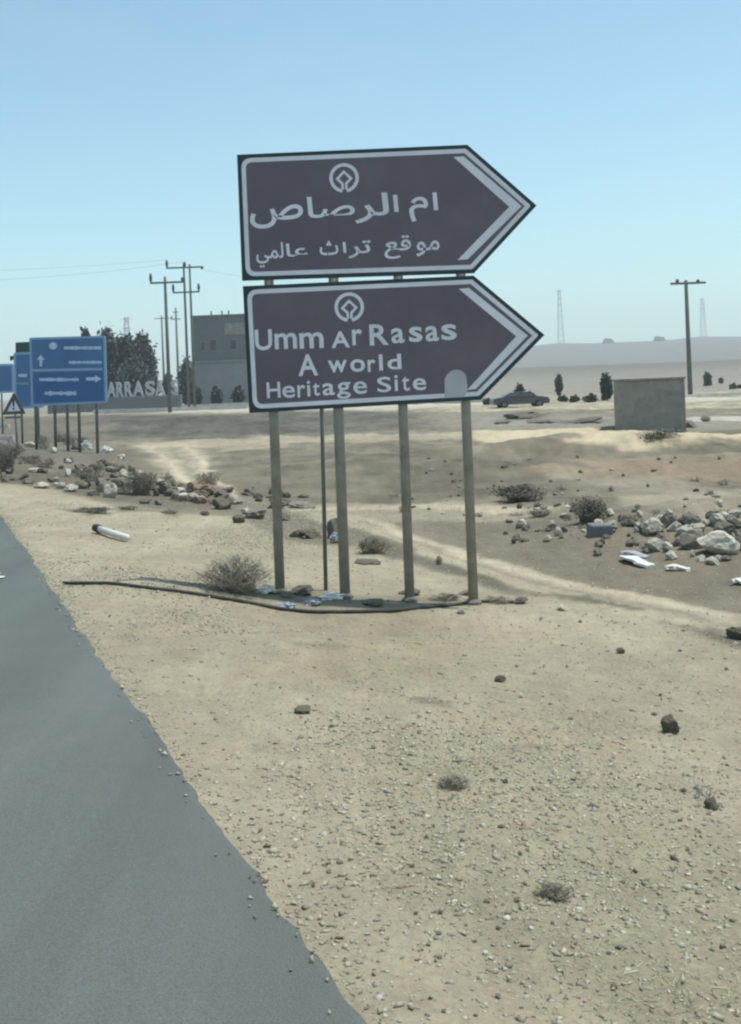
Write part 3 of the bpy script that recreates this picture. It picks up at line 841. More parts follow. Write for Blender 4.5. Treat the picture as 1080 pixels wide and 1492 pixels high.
# ------------------------------------------------------------------ poles and wires
def utility_pole(px, top_py, Y, arms, label, m, rad=.16, twin=None, group='power poles'):
    x, _, g = on_ground(px, Y)
    top = at(px - 4, top_py, Y)[1]
    root = thing('utility_pole', (x, Y, g), label, 'utility pole', group)
    H = top - g
    MB().tube([(0, 0, -1), (0, 0, H * .5), (0, 0, H)], [rad, rad * .85, rad * .68], 10).build('pole', m, root, smooth=True)
    if twin:
        MB().tube([(twin, 0, -1), (twin, 0, H * .5), (twin, 0, H - .15)], [rad, rad * .85, rad * .68], 10).build('pole', m, root, smooth=True)
    heads = []
    for (py, x0, x1, ins) in arms:
        z = at(px - 3, py, Y)[1] - g
        a, b = px_m(x0, Y), px_m(x1, Y)
        MB().box(a, b, -rad - .14, -rad - .01, z - .09, z + .09).build('crossarm', m, root)
        for q, up in ins:
            xx = px_m(q, Y)
            MB().tube([(xx, -rad - .07, z + .02), (xx, -rad - .07, z + .25 * up), (xx, -rad - .07, z + .55 * up), (xx, -rad - .07, z + .95 * up)], [.05, .13, .16, .10], 8).build('insulator', M['insulator'], root, smooth=True)
            heads.append((x + xx, Y - rad - .07, g + z + .95 * up))
    return heads
h1 = utility_pole(247, 403, 108, [(412, -21, 27, [(-20, 1), (26, .5)])], 'dark wooden power pole with one crossarm left of the brown signs', M['wood_pole'], .20)
h2 = utility_pole(275, 383, 126, [(390, -25, 29, [(-24, 1), (27, -.3), (2, .7)]), (426, -17, 22, [(-16, 1), (21, 1)])],
                  'twin power pole with two crossarms behind the single pole', M['wood_pole'], .17, twin=px_m(8.5, 126))
utility_pole(1006, 408, 92, [(413, -24, 27, [(-14, .4), (16, .3)])], 'lone power pole with a plain crossarm right of the concrete hut', M['wood_pole'], .21)
utility_pole(261, 448, 200, [(465, -7, 7, [(-6, .6)]), (455, -4, 4, [])], 'thin far pole with two short arms left of the twin power pole', M['pole_far'], .26)
utility_pole(240, 460, 230, [(464, -10, 12, [])], 'faint far pole half hidden behind the single power pole', M['pole_far'], .28)
def wire(a, b, sag, label):
    a, b = Vector(a), Vector(b)
    pts = [a.lerp(b, t / 14) - Vector((0, 0, sag * 4 * (t / 14) * (1 - t / 14))) for t in range(15)]
    o = MB().tube(pts, .009, 4).build('power_wire', M['wire'])
    tag(o, label, 'wire', 'overhead wires on the left')
wire(h2[0], (h2[0][0] - 42, 128, h2[0][2] + .6), .6, 'upper overhead wire running left from the twin power pole')
wire(h2[2], (h2[2][0] - 44, 132, h2[2][2] + .2), 1.0, 'overhead wire running left from the top of the twin pole')
wire(h2[1], (h2[1][0] + 19, 140, h2[1][2] - .6), .8, 'overhead wire running right from the twin pole behind the signs')

def pylon(px, Y, top_py, label):
    x = at(px, 510, Y)[0]; g = gz(x, Y); top = at(px, top_py, Y)[1]; H = top - g
    root = thing('lattice_tower', (x, Y, g - 2), label, 'pylon', 'hazy towers on the far ridge')
    w0, w1, r = 4.2, 1.3, .28
    legs = MB(); lat = MB()
    for sx, sy in ((1, 1), (1, -1), (-1, 1), (-1, -1)):
        MB().tube([(sx * w0, sy * w0, -3), (sx * w1, sy * w1, H)], r, 4).build('leg', M['steel_far'], root)
    n = 9
    for k in range(n):
        a, b = k / n, (k + 1) / n
        wa, wb = w0 + (w1 - w0) * a, w0 + (w1 - w0) * b
        for sy in (-1, 1):
            lat.tube([(-wa, sy * wa, a * H), (wb, sy * wb, b * H)], .15, 3); lat.tube([(wa, sy * wa, a * H), (-wb, sy * wb, b * H)], .15, 3)
            lat.tube([(sy * wa, -wa, a * H), (sy * wb, wb, b * H)], .15, 3)
    lat.build('lattice', M['steel_far'], root)
    for q in (.72, .85, .97):
        MB().tube([(-5, 0, q * H), (0, 0, q * H + .8), (5, 0, q * H)], [.1, .4, .1], 4).build('tower_arm', M['steel_far'], root)
pylon(818, 1500, 420, 'hazy lattice tower on the far ridge beside the arrow tips')
pylon(1026, 1560, 432, 'hazy lattice tower on the far ridge right of the lone power pole')
pylon(186, 900, 458, 'hazy lattice tower above the dark trees on the left')

# ------------------------------------------------------------------ foliage
def leaf_cloud(blobs, n, size, base=(.055, .068, .05), seed=0, flat=1.0):
    """many small leaf faces spread through lobes; returns verts, faces, tints"""
    r = np.random.default_rng(seed)
    wts = np.array([b[3] * b[4] * b[5] for b in blobs]); wts /= wts.sum()
    ids = r.choice(len(blobs), n, p=wts)
    B = np.array(blobs)[ids]
    d = r.normal(size=(n, 3)); d /= np.linalg.norm(d, axis=1)[:, None]
    rr = r.random(n) ** .45
    c = B[:, :3] + d * rr[:, None] * B[:, 3:6] * (1 + .18 * r.normal(size=(n, 1)))
    a = r.normal(size=(n, 3)); a /= np.linalg.norm(a, axis=1)[:, None]
    b = np.cross(a, r.normal(size=(n, 3))); b /= np.linalg.norm(b, axis=1)[:, None] + 1e-9
    s = size * r.uniform(.5, 1.4, (n, 1))
    b = b * .6
    V = np.stack([c - a * s, c + b * s, c + a * s, c - b * s], 1).reshape(-1, 3)
    F = np.arange(4 * n).reshape(n, 4)
    clump = vnoise(c[:, 0] * 1.3 / max(.2, size * 4), c[:, 2] * 1.3 / max(.2, size * 4), seed)
    t = (.75 + .5 * clump + r.uniform(-.15, .15, n))[:, None] * np.array(base)[None]
    t = t * (1 + r.uniform(-.08, .08, (n, 3)))
    return V, F, np.repeat(t, 4, 0)
def tinted_mesh(name, V, F, T, m, smooth=False):
    me = bpy.data.meshes.new(name)
    V = np.asarray(V, np.float32); F = np.asarray(F, np.int32)
    k = F.shape[1]
    me.vertices.add(len(V)); me.vertices.foreach_set('co', V.ravel())
    me.loops.add(F.size); me.loops.foreach_set('vertex_index', F.ravel())
    me.polygons.add(len(F)); me.polygons.foreach_set('loop_start', (np.arange(len(F)) * k).astype(np.int32))
    me.update()
    ca = me.color_attributes.new('tint', 'FLOAT_COLOR', 'POINT')
    c = np.ones((len(V), 4), np.float32); c[:, :3] = T
    ca.data.foreach_set('color', c.ravel())
    me.materials.append(m)
    return me
def tree(px, Y, top_py, half_px, label, seed, low=.15, n=2600, name='leafy_tree', cat='tree', base=(.055, .068, .05), group=None, cone=0.0, size=None):
    x, _, g = on_ground(px, Y)
    H = max(at(px, top_py, Y)[1] - g, px_m(3, Y)); W = px_m(half_px, Y)
    root = thing(name, (x, Y, g), label, cat, group)
    r = random.Random(seed)
    blobs = [(0, 0, H * (.5 + low / 2), W * .72 * (1 - cone * .3), W * .72, H * (1 - low) * .46)]
    for k in range(11):
        q = low + (.97 - low) * (k + .5) / 11
        ww = W * (1 - cone * q) * (.55 + .45 * math.sin(math.pi * min(1, q * 1.1)))
        g_ = r.uniform(0, 6.28)
        rr = W * .30 * r.uniform(.7, 1.3) * (1 - cone * q * .6)
        blobs.append((math.cos(g_) * (ww - rr) * .95, math.sin(g_) * (ww - rr) * .95, H * q, rr, rr, rr * 1.1))
    blobs.append((0, 0, H - W * .22, W * .25, W * .25, W * .24))
    V, F, T = leaf_cloud(blobs, n, size or H * .034, base, seed)
    link('crown', tinted_mesh('crown', V, F, T, M['leaf']), root)
    tr = MB().tube([(0, 0, -.3), (.03 * W, 0, H * .4), (0, .04 * W, H * .8)], [H * .028, H * .02, H * .006], 8)
    for k in range(5):
        a = r.uniform(0, 6.28); z0 = H * r.uniform(.2, .6)
        tr.tube([(0, 0, z0), (math.cos(a) * W * .3, math.sin(a) * W * .3, z0 + H * .12), (math.cos(a) * W * .6, math.sin(a) * W * .6, z0 + H * .2)], [H * .012, H * .008, H * .003], 5)
    tr.build('trunk', M['bark'], root, smooth=True)
    return root
tree(128, 150, 480, 9, 'slim dark tree rising above the right corner of the blue sign', 1, base=(.040, .055, .044))
tree(158, 146, 482, 19, 'dark round-topped tree directly right of the large blue sign', 2, low=.02, n=7500, base=(.068, .090, .085))
tree(184, 150, 493, 30, 'broad dark tree in the middle of the clump behind the white letters', 3, low=.0, n=14000, base=(.070, .092, .087))
tree(210, 147, 492, 25, 'dark tree at the right end of the clump behind the white letters', 4, low=.0, n=11500, base=(.068, .090, .085))
tree(142, 155, 500, 22, 'dark tree partly hidden behind the large blue sign', 5, low=.0, n=4200, base=(.066, .088, .084))
tree(196, 143, 522, 34, 'low bushy tree filling the foot of the clump behind the white letters', 26, low=.0, n=6000, base=(.072, .094, .088))
tree(273, 141, 522, 15, 'bushy tree at the left corner of the grey building', 6, low=.02, n=3600, base=(.080, .095, .090))
tree(245, 152, 545, 14, 'low bushy tree behind the foot of the power pole', 16, low=.02, n=2400, base=(.09, .105, .10))
tree(815, 120, 546, 8, 'small pointed tree on the plain beside the arrow tip', 7, low=.05, n=1500, cone=.55, base=(.050, .060, .048), size=.16)
tree(884, 92, 545, 12, 'small dark tree at the left wall of the concrete hut', 9, low=.05, n=1700, cone=.35, base=(.045, .050, .042), size=.14)
tree(1032, 150, 543, 8, 'small faint tree on the plain right of the lone power pole', 11, low=.05, n=1300, cone=.5, base=(.085, .085, .075), size=.18)
tree(1079, 120, 562, 6, 'tiny dark tree at the right border of the photo', 12, low=.05, n=900, cone=.3, base=(.05, .055, .045), size=.14)
tree(757, 90, 561, 11, 'round dark bush sticking up behind the parked car', 13, low=.02, n=1500, name='round_bush', cat='bush', base=(.045, .05, .042), size=.12)
tree(920, 92, 574, 12, 'low dark bush behind the concrete hut', 14, low=.02, n=700, name='round_bush', cat='bush', base=(.05, .05, .042), size=.12)
tree(858, 88, 577, 14, 'low dark bush on the plain left of the small dark tree', 15, low=.02, n=900, name='round_bush', cat='bush', base=(.055, .055, .045), size=.10)
R3 = random.Random(23)
for k in range(16):
    px = R3.uniform(700, 1080); Y = R3.uniform(85, 170)
    if 885 < px < 1010: continue
    x, _, g = on_ground(px, Y)
    py_ = CY + FPX * (CAM_Z - g) / Y - (px - CX) * math.tan(ROLL)
    tree(px, Y, py_ - R3.uniform(5, 9), R3.uniform(4, 12), 'small low shrub dotted on the far plain right of the signs', 500 + k, low=.02, n=350, name='low_shrub', cat='shrub', base=(.065, .065, .052), group='low shrubs dotted on the far plain', size=.12)
for px, lab in ((286, 'left end of the wall'), (316, 'middle of the wall'), (346, 'right end of the wall by the brown sign')):
    tree(px, 133, 564, 12, 'low dark shrub before the grey building, ' + lab, 20 + px, low=.02, n=700, name='round_bush', cat='bush', base=(.05, .055, .05), size=.2)
for px, lab in ((890, 'left of the lone power pole'), (962, 'beside the lone power pole')):
    tree(px, 1450, 509, 9, 'far dark tree on the hazy ridge ' + lab, int(px), low=.02, n=500, base=(.05, .06, .05), size=2.5)

# ------------------------------------------------------------------ building, wall, letters
def grey_building():
    Y = 150.0
    x0 = at(282, 540, Y)[0]; x1 = at(440, 540, Y)[0]
    g = gz(x0, Y)
    root = thing('grey_building', (x0, Y, g), 'flat-roofed grey two-storey building half hidden behind the brown signs', 'building')
    W = x1 - x0
    zr = at(282, 463, Y)[1] - g; zm = at(282, 528, Y)[1] - g
    bevel(MB().box(0, W, 0, 9, zm, zr).build('upper_wall', M['concrete_dark'], root), .05)
    bevel(MB().box(-.15, W + .15, -.15, 9.15, zr + .003, zr + .30).build('roof', M['concrete_dark'], root), .04)
    MB().box(-.1, W + .1, -1.6, 8.8, -.5, zm - .12).build('lower_wall', M['wall_light'], root)
    MB().box(-.25, W + .25, -1.85, -.003, zm - .117, zm + .10).build('canopy', M['wall_light'], root)
    for k, (px, py, w, h) in enumerate([(296, 505, 5, 12), (311, 503, 9, 15), (340, 502, 8, 13)]):
        a = at(px, py, Y); xx = a[0] - x0; zz = a[1] - g; hw, hh = px_m(w, Y) / 2, px_m(h, Y) / 2
        f = MB().box(xx - hw - .08, xx + hw + .08, -.06, -.002, zz - hh - .08, zz + hh + .08).build('window', M['concrete'], root)
        MB().box(xx - hw, xx + hw, -.085, -.062, zz - hh, zz + hh).build('pane', M['window'], f)
    a = at(340, 478, Y)
    MB().box(a[0] - x0 - 1.2, a[0] - x0 + 2.2, -.12, -.003, a[1] - g - .9, a[1] - g + .7).build('sign_board', M['concrete'], root)
    # parapet pipes on the roof
    for px in (302, 318, 328):
        xx = at(px, 460, Y)[0] - x0
        MB().tube([(xx, 4, zr + .3), (xx, 4, zr + 1.1)], .12, 6).build('roof_pipe', M['pole_far'], root)
grey_building()

def low_wall(px0, px1, Y, h, label, y2=None, th=.25):
    a, _, ga = on_ground(px0, Y); b, _, gb = on_ground(px1, y2 or Y)
    root = link('low_wall', None); tag(root, label, 'wall', 'low pale walls across the middle distance')
    root.location = (a, Y, min(ga, gb))
    n = max(3, int(abs(b - a) / 3))
    dirv = Vector((b - a, (y2 or Y) - Y, 0)); L_ = dirv.length; rz = math.atan2(dirv.y, dirv.x)
    root.rotation_euler = (0, 0, rz)
    for k in range(n):
        xa, xb = L_ * k / n, L_ * (k + 1) / n
        gk = gz(a + dirv.x * (k + .5) / n, Y + dirv.y * (k + .5) / n) - min(ga, gb)
        MB().box(xa + .01, xb - .01, -th / 2, th / 2, -.5, gk + h + random.uniform(-.03, .03)).build('wall_block', M['white_kerb'], root)
    return root
low_wall(135, 360, 116, .42, 'long low white kerb wall at the foot of the single power pole', 114)
low_wall(262, 372, 131, .45, 'low white kerb wall under the grey building', 130)
low_wall(585, 716, 104, .40, 'low white kerb wall showing under the lower arrow panel', 100)
low_wall(996, 1180, 89, .22, 'low white kerb wall right of the lone power pole', 96)

def letter_sign():
    Y = 131.0
    x0 = at(150, 580, Y)[0]; x1 = at(264, 580, Y)[0]
    g = gz(x0, Y)
    root = thing('letter_sign', (x0, Y, g), 'row of big white standing letters on a long dark plinth', 'letter sign')
    zt = at(200, 577.5, Y)[1] - g
    bevel(MB().box(-6.5, x1 - x0, -.5, .9, -.5, zt).build('plinth', M['concrete_dark'], root), .05)
    L_ = [('A', 156, 169), ('R', 170, 180), ('R', 182, 193), ('A', 194, 210), ('S', 212, 226), ('A', 226, 241), ('S', 250, 260)]
    G = glyphs([(c[0], .035) for c in L_])
    for (c, a, b), (v, f) in zip(L_, G):
        xa = at(a, 570, Y)[0] - x0; xb = at(b, 570, Y)[0] - x0
        hz = px_m(22, Y)
        pts = [(xa + q[0] * (xb - xa), -.12, zt + .01 + q[1] * hz) for q in v]
        # extrude front to back
        n = len(pts)
        back = [(p[0], .13, p[2]) for p in pts]
        edges = {}
        for q in f:
            for i in range(len(q)):
                e = (q[i], q[(i + 1) % len(q)])
                if (e[1], e[0]) in edges: del edges[(e[1], e[0])]
                else: edges[e] = 1
        faces = list(f) + [tuple(i + n for i in q)[::-1] for q in f] + [(e[1], e[0], e[0] + n, e[1] + n) for e in edges]
        MB().add(pts + back, faces).build('letter', M['letter_white'], root)
letter_sign()

# ------------------------------------------------------------------ concrete hut on the right
def hut():
    xa, Y, _ = spot(946, 622)
    Y = 43.0
    x0 = at(897, 590, Y)[0]; x1 = at(996, 590, Y)[0]
    g = min(float(surf(x0, Y)), float(surf(x1, Y)))
    root = thing('concrete_hut', ((x0 + x1) / 2, Y, g), 'small plain grey concrete hut standing alone on the bare ground', 'hut', rz=-math.atan2((x0 + x1) / 2, Y))
    w = (x1 - x0) / 2 * 1.02
    zt = at(946, 550.5, Y)[1] - g
    bevel(MB().box(-w, w, 0, 2.4, -.4, zt - .10).build('wall', M['concrete'], root), .03)
    bevel(MB().box(-w - .05, w + .05, -.05, 2.45, zt - .097, zt).build('roof', M['concrete'], root), .02)
hut()

# ------------------------------------------------------------------ parked car far right of the signs
def car():
    px, py = 757, 592
    Y = 84.0
    x, _, g = on_ground(px, Y)
    root = thing('parked_car', (x, Y, float(surf(x, Y))), 'dark grey car parked on the plain beyond the arrow tips', 'car', rz=math.radians(4))
    prof = [(-2.1, .30), (-2.15, .62), (-2.05, .86), (-1.45, .95), (-.75, 1.36), (.55, 1.38), (1.2, .98), (1.95, .86), (2.12, .60), (2.1, .30)]
    def sect(y, k):
        return [(a * (1 - .03 * k), y, b if b < .97 else b - .02 * k) for a, b in prof]
    n = len(prof)
    v = sect(-.72, 1) + sect(-.83, 0) + sect(.83, 0) + sect(.72, 1)
    for i, (a, b) in enumerate(prof):
        if b > 1.1:     # tumblehome of the cabin
            for s_, yy in ((0, -.60), (1, -.66), (2, .66), (3, .60)):
                v[s_ * n + i] = (a, yy, b)
    f = [tuple(range(n))[::-1], tuple(range(3 * n, 4 * n))]
    for s_ in range(3):
        for i in range(n):
            j = (i + 1) % n
            f.append((s_ * n + i, s_ * n + j, (s_ + 1) * n + j, (s_ + 1) * n + i))
    root.scale = (1.02, 1, .84)
    bevel(MB().add(v, f).build('body', M['car'], root), .05)
    for sgn in (-1, 1):
        y = sgn * .80
        for xs in ([(-1.25, .99), (-.72, 1.28), (-.10, 1.30), (-.10, .99)], [(-.02, .99), (-.02, 1.30), (.48, 1.30), (.98, 1.0)]):
            MB().add([(a, sgn * (.862 if b < 1.1 else .69), b) for a, b in xs] + [(a, sgn * (.80 if b < 1.1 else .62), b) for a, b in xs],
                     [(0, 1, 2, 3), (7, 6, 5, 4), (0, 4, 5, 1), (1, 5, 6, 2), (2, 6, 7, 3), (3, 7, 4, 0)]).build('window', M['window'], root)
        for wx in (-1.32, 1.32):
            wh = MB().tube([(wx, sgn * .66, .31), (wx, sgn * .86, .31)], .31, 18).build('wheel', M['rubber'], root)
            MB().tube([(wx, sgn * .84, .31), (wx, sgn * .872, .31)], .18, 12).build('rim', M['grey_metal'], wh)
        MB().box(2.02, 2.14, sgn * .6 - .16, sgn * .6 + .16, .62, .76).build('headlight', M['headlight'], root)
car()

# ------------------------------------------------------------------ stones
def ico(sub):
    t = (1 + 5 ** .5) / 2
    V = [Vector(p).normalized() for p in [(-1, t, 0), (1, t, 0), (-1, -t, 0), (1, -t, 0), (0, -1, t), (0, 1, t), (0, -1, -t), (0, 1, -t), (t, 0, -1), (t, 0, 1), (-t, 0, -1), (-t, 0, 1)]]
    F = [(0, 11, 5), (0, 5, 1), (0, 1, 7), (0, 7, 10), (0, 10, 11), (1, 5, 9), (5, 11, 4), (11, 10, 2), (10, 7, 6), (7, 1, 8), (3, 9, 4), (3, 4, 2), (3, 2, 6), (3, 6, 8), (3, 8, 9), (4, 9, 5), (2, 4, 11), (6, 2, 10), (8, 6, 7), (9, 8, 1)]
    for _ in range(sub):
        cache, F2 = {}, []
        def mid(a, b):
            k = (min(a, b), max(a, b))
            if k not in cache:
                V.append(((V[a] + V[b]) / 2).normalized()); cache[k] = len(V) - 1
            return cache[k]
        for a, b, c in F:
            x, y, z = mid(a, b), mid(b, c), mid(c, a)
            F2 += [(a, x, z), (b, y, x), (c, z, y), (x, y, z)]
        F = F2
    return np.array([v[:] for v in V]), np.array(F)
def rock_shape(seed, sub=2, cuts=9, depth=(.55, .85)):
    r = np.random.default_rng(seed)
    V, F = ico(sub)
    V = V.copy()
    for _ in range(cuts):
        nrm = r.normal(size=3); nrm /= np.linalg.norm(nrm)
        d = r.uniform(*depth)
        over = np.maximum(V @ nrm - d, 0)
        V -= over[:, None] * nrm[None]
    V *= 1 + .06 * r.normal(size=(len(V), 1))
    return V, F
ROCKS = {}
for key, mm in (('pale', 'stone_pale'), ('grey', 'stone_grey'), ('dark', 'stone_dark'), ('rust', 'rust')):
    ROCKS[key] = []
    for k in range(7):
        V, F = rock_shape(100 + k * 7 + len(key), 2)
        mb = MB().add(V.tolist(), F.tolist())
        me = bpy.data.meshes.new('rock'); me.from_pydata(mb.v, [], mb.f); me.materials.append(M[mm]); me.update()
        ROCKS[key].append(me)
def rock(px, py, w, h, key, label, group=None, name='rock', cat='rock', r=random):
    """a stone whose foot is seen at px, py; w, h its size in picture px"""
    x, y, z = spot(px, py)
    W, H = px_m(w, y), px_m(h, y)
    o = link(name, r.choice(ROCKS[key]))
    o.scale = (W * .56, W * r.uniform(.45, .65), H * .62)
    o.location = (x, y + W * .3, z + H * (.36 if name != 'pebble' else .18))
    o.rotation_euler = (r.uniform(-.2, .2), r.uniform(-.2, .2), r.uniform(0, 6.28) if abs(w - h) < .35 * w else r.uniform(-.3, .3))
    if group and 'rubble stones' in group and 'hut' not in group:
        size = 'tiny' if w < 9 else 'small' if w < 14 else 'medium' if w < 24 else 'large'
        right = 'right border' in group
        c0, c1 = (930, 1000) if right else (110, 230)
        r0, r1 = (775, 800) if right else (698 + px * .09, 716 + px * .09)
        where = 'left end' if px < c0 else 'middle' if px < c1 else 'right end'
        row = 'back' if py < r0 else 'middle row' if py < r1 else 'front'
        colour = {'pale': 'pale', 'grey': 'grey', 'dark': 'dark', 'rust': 'rust-brown'}[key]
        label = f"{size} {colour} stone at the {row} of the {where} of the {'right' if right else 'left'} rubble heap"
    if name == 'pebble':
        zone = 'beside the road edge' if lateral(x, y) < 1.3 else 'in the dense gravel at the lower right' if py > 1200 else 'on open sand in front of the signposts'
        label = f"{ {'pale': 'pale', 'grey': 'grey', 'dark': 'dark brown'}[key]} pebble {zone}"
    return tag(o, label, cat, group)
R1 = random.Random(5)
# heap on the right
labR, grpR = 'pale rubble stone in the heap at the right border of the photo', 'rubble stones heaped at the right border'
labG = 'grey rubble stone in the heap at the right border of the photo'
for (px, py, w, h, k) in [(955, 782, 30, 24, 'pale'), (975, 772, 26, 22, 'grey'), (985, 778, 22, 14, 'pale'), (1000, 785, 28, 16, 'pale'), (1010, 770, 26, 20, 'grey'),
        (1022, 780, 20, 16, 'pale'), (958, 806, 36, 20, 'pale'), (975, 808, 18, 14, 'pale'), (1014, 806, 48, 30, 'grey'), (1060, 790, 34, 28, 'grey'),
        (1048, 772, 22, 24, 'pale'), (1072, 775, 24, 20, 'grey'), (995, 765, 16, 10, 'grey'), (942, 780, 20, 16, 'grey'), (930, 765, 18, 10, 'grey'),
        (1040, 760, 20, 12, 'grey'), (1085, 808, 30, 24, 'grey'), (1030, 798, 16, 10, 'pale'), (992, 798, 22, 14, 'grey'), (965, 790, 16, 12, 'grey'),
        (1075, 760, 22, 14, 'pale'), (1100, 785, 30, 24, 'pale'), (1120, 800, 34, 24, 'grey'), (1060, 822, 14, 7, 'grey'), (940, 798, 12, 8, 'grey'), (1028, 770, 14, 12, 'pale')]:
    rock(px, py, w, h, k, labR if k == 'pale' else labG, grpR, r=R1)
for k in range(64):
    px, py = 1110 - 250 * R1.random() ** 1.5, R1.uniform(748, 824)
    kk = R1.choice(['grey', 'grey', 'pale'])
    rock(px, py, R1.uniform(7, 17), R1.uniform(6, 12), kk, labR if kk == 'pale' else labG, grpR, r=R1)
rock(1052, 817, 52, 34, 'pale', 'largest pale boulder at the front of the right rubble heap', r=R1)
rock(1040, 826, 20, 12, 'pale', 'pale stone leaning on the front of the largest boulder', r=R1)
rock(1049, 738, 12, 8, 'pale', 'single white stone behind the right rubble heap', r=R1)
rock(814, 778, 11, 13, 'pale', 'small white stone alone on the bare earth left of the concrete block', r=R1)
rock(805, 763, 9, 8, 'pale', 'tiny pale stone behind the small white stone on bare earth', r=R1)
rock(820, 890, 16, 9, 'pale', 'flat white stone on the pale track right of the last post', r=R1)
rock(890, 750, 12, 11, 'pale', 'pale stone in front of the leafy dark shrub', r=R1)
# heap on the left
labL, grpL = 'pale rubble stone in the low heap left of the signposts', 'rubble stones in the low heap on the left'
labM = 'grey rubble stone in the low heap left of the signposts'
labD = 'dark rubble stone in the low heap left of the signposts'
for (px, py, w, h, k) in [(60, 712, 20, 9, 'pale'), (88, 712, 14, 9, 'pale'), (103, 717, 18, 11, 'pale'), (182, 695, 14, 8, 'pale'), (200, 692, 16, 7, 'pale'), (160, 725, 18, 22, 'pale'),
        (148, 712, 26, 16, 'grey'), (178, 712, 26, 18, 'grey'), (240, 720, 22, 18, 'grey'), (248, 708, 14, 10, 'dark'), (265, 728, 16, 12, 'pale'), (300, 722, 24, 16, 'rust'),
        (282, 718, 26, 16, 'rust'), (290, 734, 22, 10, 'rust'), (322, 742, 32, 20, 'dark'), (348, 762, 17, 12, 'dark'), (298, 753, 14, 7, 'dark'), (40, 705, 16, 8, 'grey'),
        (230, 735, 14, 9, 'grey'), (212, 733, 18, 9, 'grey'), (135, 722, 18, 10, 'grey'), (120, 712, 16, 10, 'grey'), (75, 703, 16, 8, 'grey'), (20, 700, 12, 7, 'grey'),
        (375, 757, 34, 18, 'grey'), (402, 742, 26, 12, 'grey'), (440, 740, 36, 9, 'grey'), (432, 782, 22, 11, 'grey'), (452, 785, 30, 16, 'dark'), (412, 760, 20, 12, 'grey'), (358, 750, 18, 9, 'pale'),
        (78, 660, 12, 9, 'pale'), (42, 652, 14, 10, 'pale'), (52, 668, 12, 8, 'grey'), (110, 655, 14, 12, 'grey'), (15, 660, 18, 10, 'grey'), (485, 785, 22, 30, 'grey')]:
    rock(px, py, w, h, k, {'pale': labL, 'grey': labM, 'dark': labD}.get(k, 'rust-brown clod in the low heap left of the signposts'), grpL, r=R1)
for k in range(120):
    t = R1.random(); px = -10 + 450 * t + R1.uniform(-10, 10); py = 690 + 42 * t + R1.uniform(-30 if px < 200 else -8, 14)
    kk = R1.choice(['grey', 'grey', 'dark', 'dark', 'pale'])
    rock(px, py, R1.uniform(7, 21), R1.uniform(5, 12), kk, {'pale': labL, 'grey': labM, 'dark': labD}[kk], grpL, r=R1)
# stones on the verge that can be named
rock(978, 1070, 27, 26, 'dark', 'largest dark stone on the sandy verge at the right', r=R1)
rock(1039, 1178, 20, 15, 'dark', 'dark stone near the right border, below the largest verge stone', r=R1)
rock(443, 1041, 26, 10, 'dark', 'flat dark stone in the sand between road and signposts', r=R1)
rock(730, 992, 15, 9, 'dark', 'small dark stone in front of the right signpost', r=R1)
rock(905, 951, 12, 8, 'dark', 'tiny dark stone alone on smooth sand at the right', r=R1)
rock(1076, 930, 26, 22, 'dark', 'dark stone at the right border beside the pale track', r=R1)
rock(760, 880, 20, 9, 'dark', 'dark stone just right of the last post', r=R1)
rock(597, 868, 30, 8, 'dark', 'flat dark stone at the foot of the third post', r=R1)
rock(682, 868, 28, 8, 'grey', 'flat grey stone at the foot of the right post', r=R1)
rock(655, 876, 26, 9, 'grey', 'flat grey stone between the third and right posts', r=R1)
rock(545, 882, 34, 9, 'grey', 'long flat grey stone between the second and third posts', r=R1)
rock(440, 868, 34, 14, 'dark', 'dark stone between the first and second posts', r=R1)
rock(418, 872, 20, 9, 'grey', 'grey stone at the foot of the first post', r=R1)
rock(672, 895, 10, 8, 'pale', 'small pale stone in front of the right post', r=R1)
rock(535, 823, 36, 5, 'dark', 'thin dark slab lying behind the posts', r=R1)
# scattered middle-distance stones
for k in range(60):
    px, py = R1.uniform(560, 1080), R1.uniform(665, 760)
    kk = R1.choice(['grey', 'dark', 'grey', 'pale'])
    rock(px, py, R1.uniform(4, 9), R1.uniform(3, 5), kk, 'small ' + kk + ' stone scattered over the bare earth behind the signposts', 'stones scattered over the bare earth', r=R1)
for k in range(44):
    px, py = R1.uniform(735, 935), R1.uniform(738, 792)
    kk = R1.choice(['grey', 'dark', 'grey', 'pale'])
    rock(px, py, R1.uniform(6, 14), R1.uniform(4, 9), kk, kk + ' stone strewn between the leafy shrub and the right rubble heap', 'stones strewn left of the right rubble heap', r=R1)
# larger pebbles on the verge
for k in range(95):
    py = 900 + 590 * R1.random() ** .8; px = R1.uniform(130, 1080)
    x, y = hit(px, py)
    if lateral(x, y) < .25: continue
    kk = R1.choice(['dark', 'grey', 'pale', 'grey', 'grey', 'pale', 'grey'])
    w = R1.uniform(6, 12) * (.6 + .4 * (py - 900) / 590)
    rock(px, py, w, w * R1.uniform(.5, .8), kk, kk.replace('dark', 'dark brown') + ' pebble among the gravel of the sandy verge', 'pebbles on the sandy verge', name='pebble', cat='stone', r=R1)

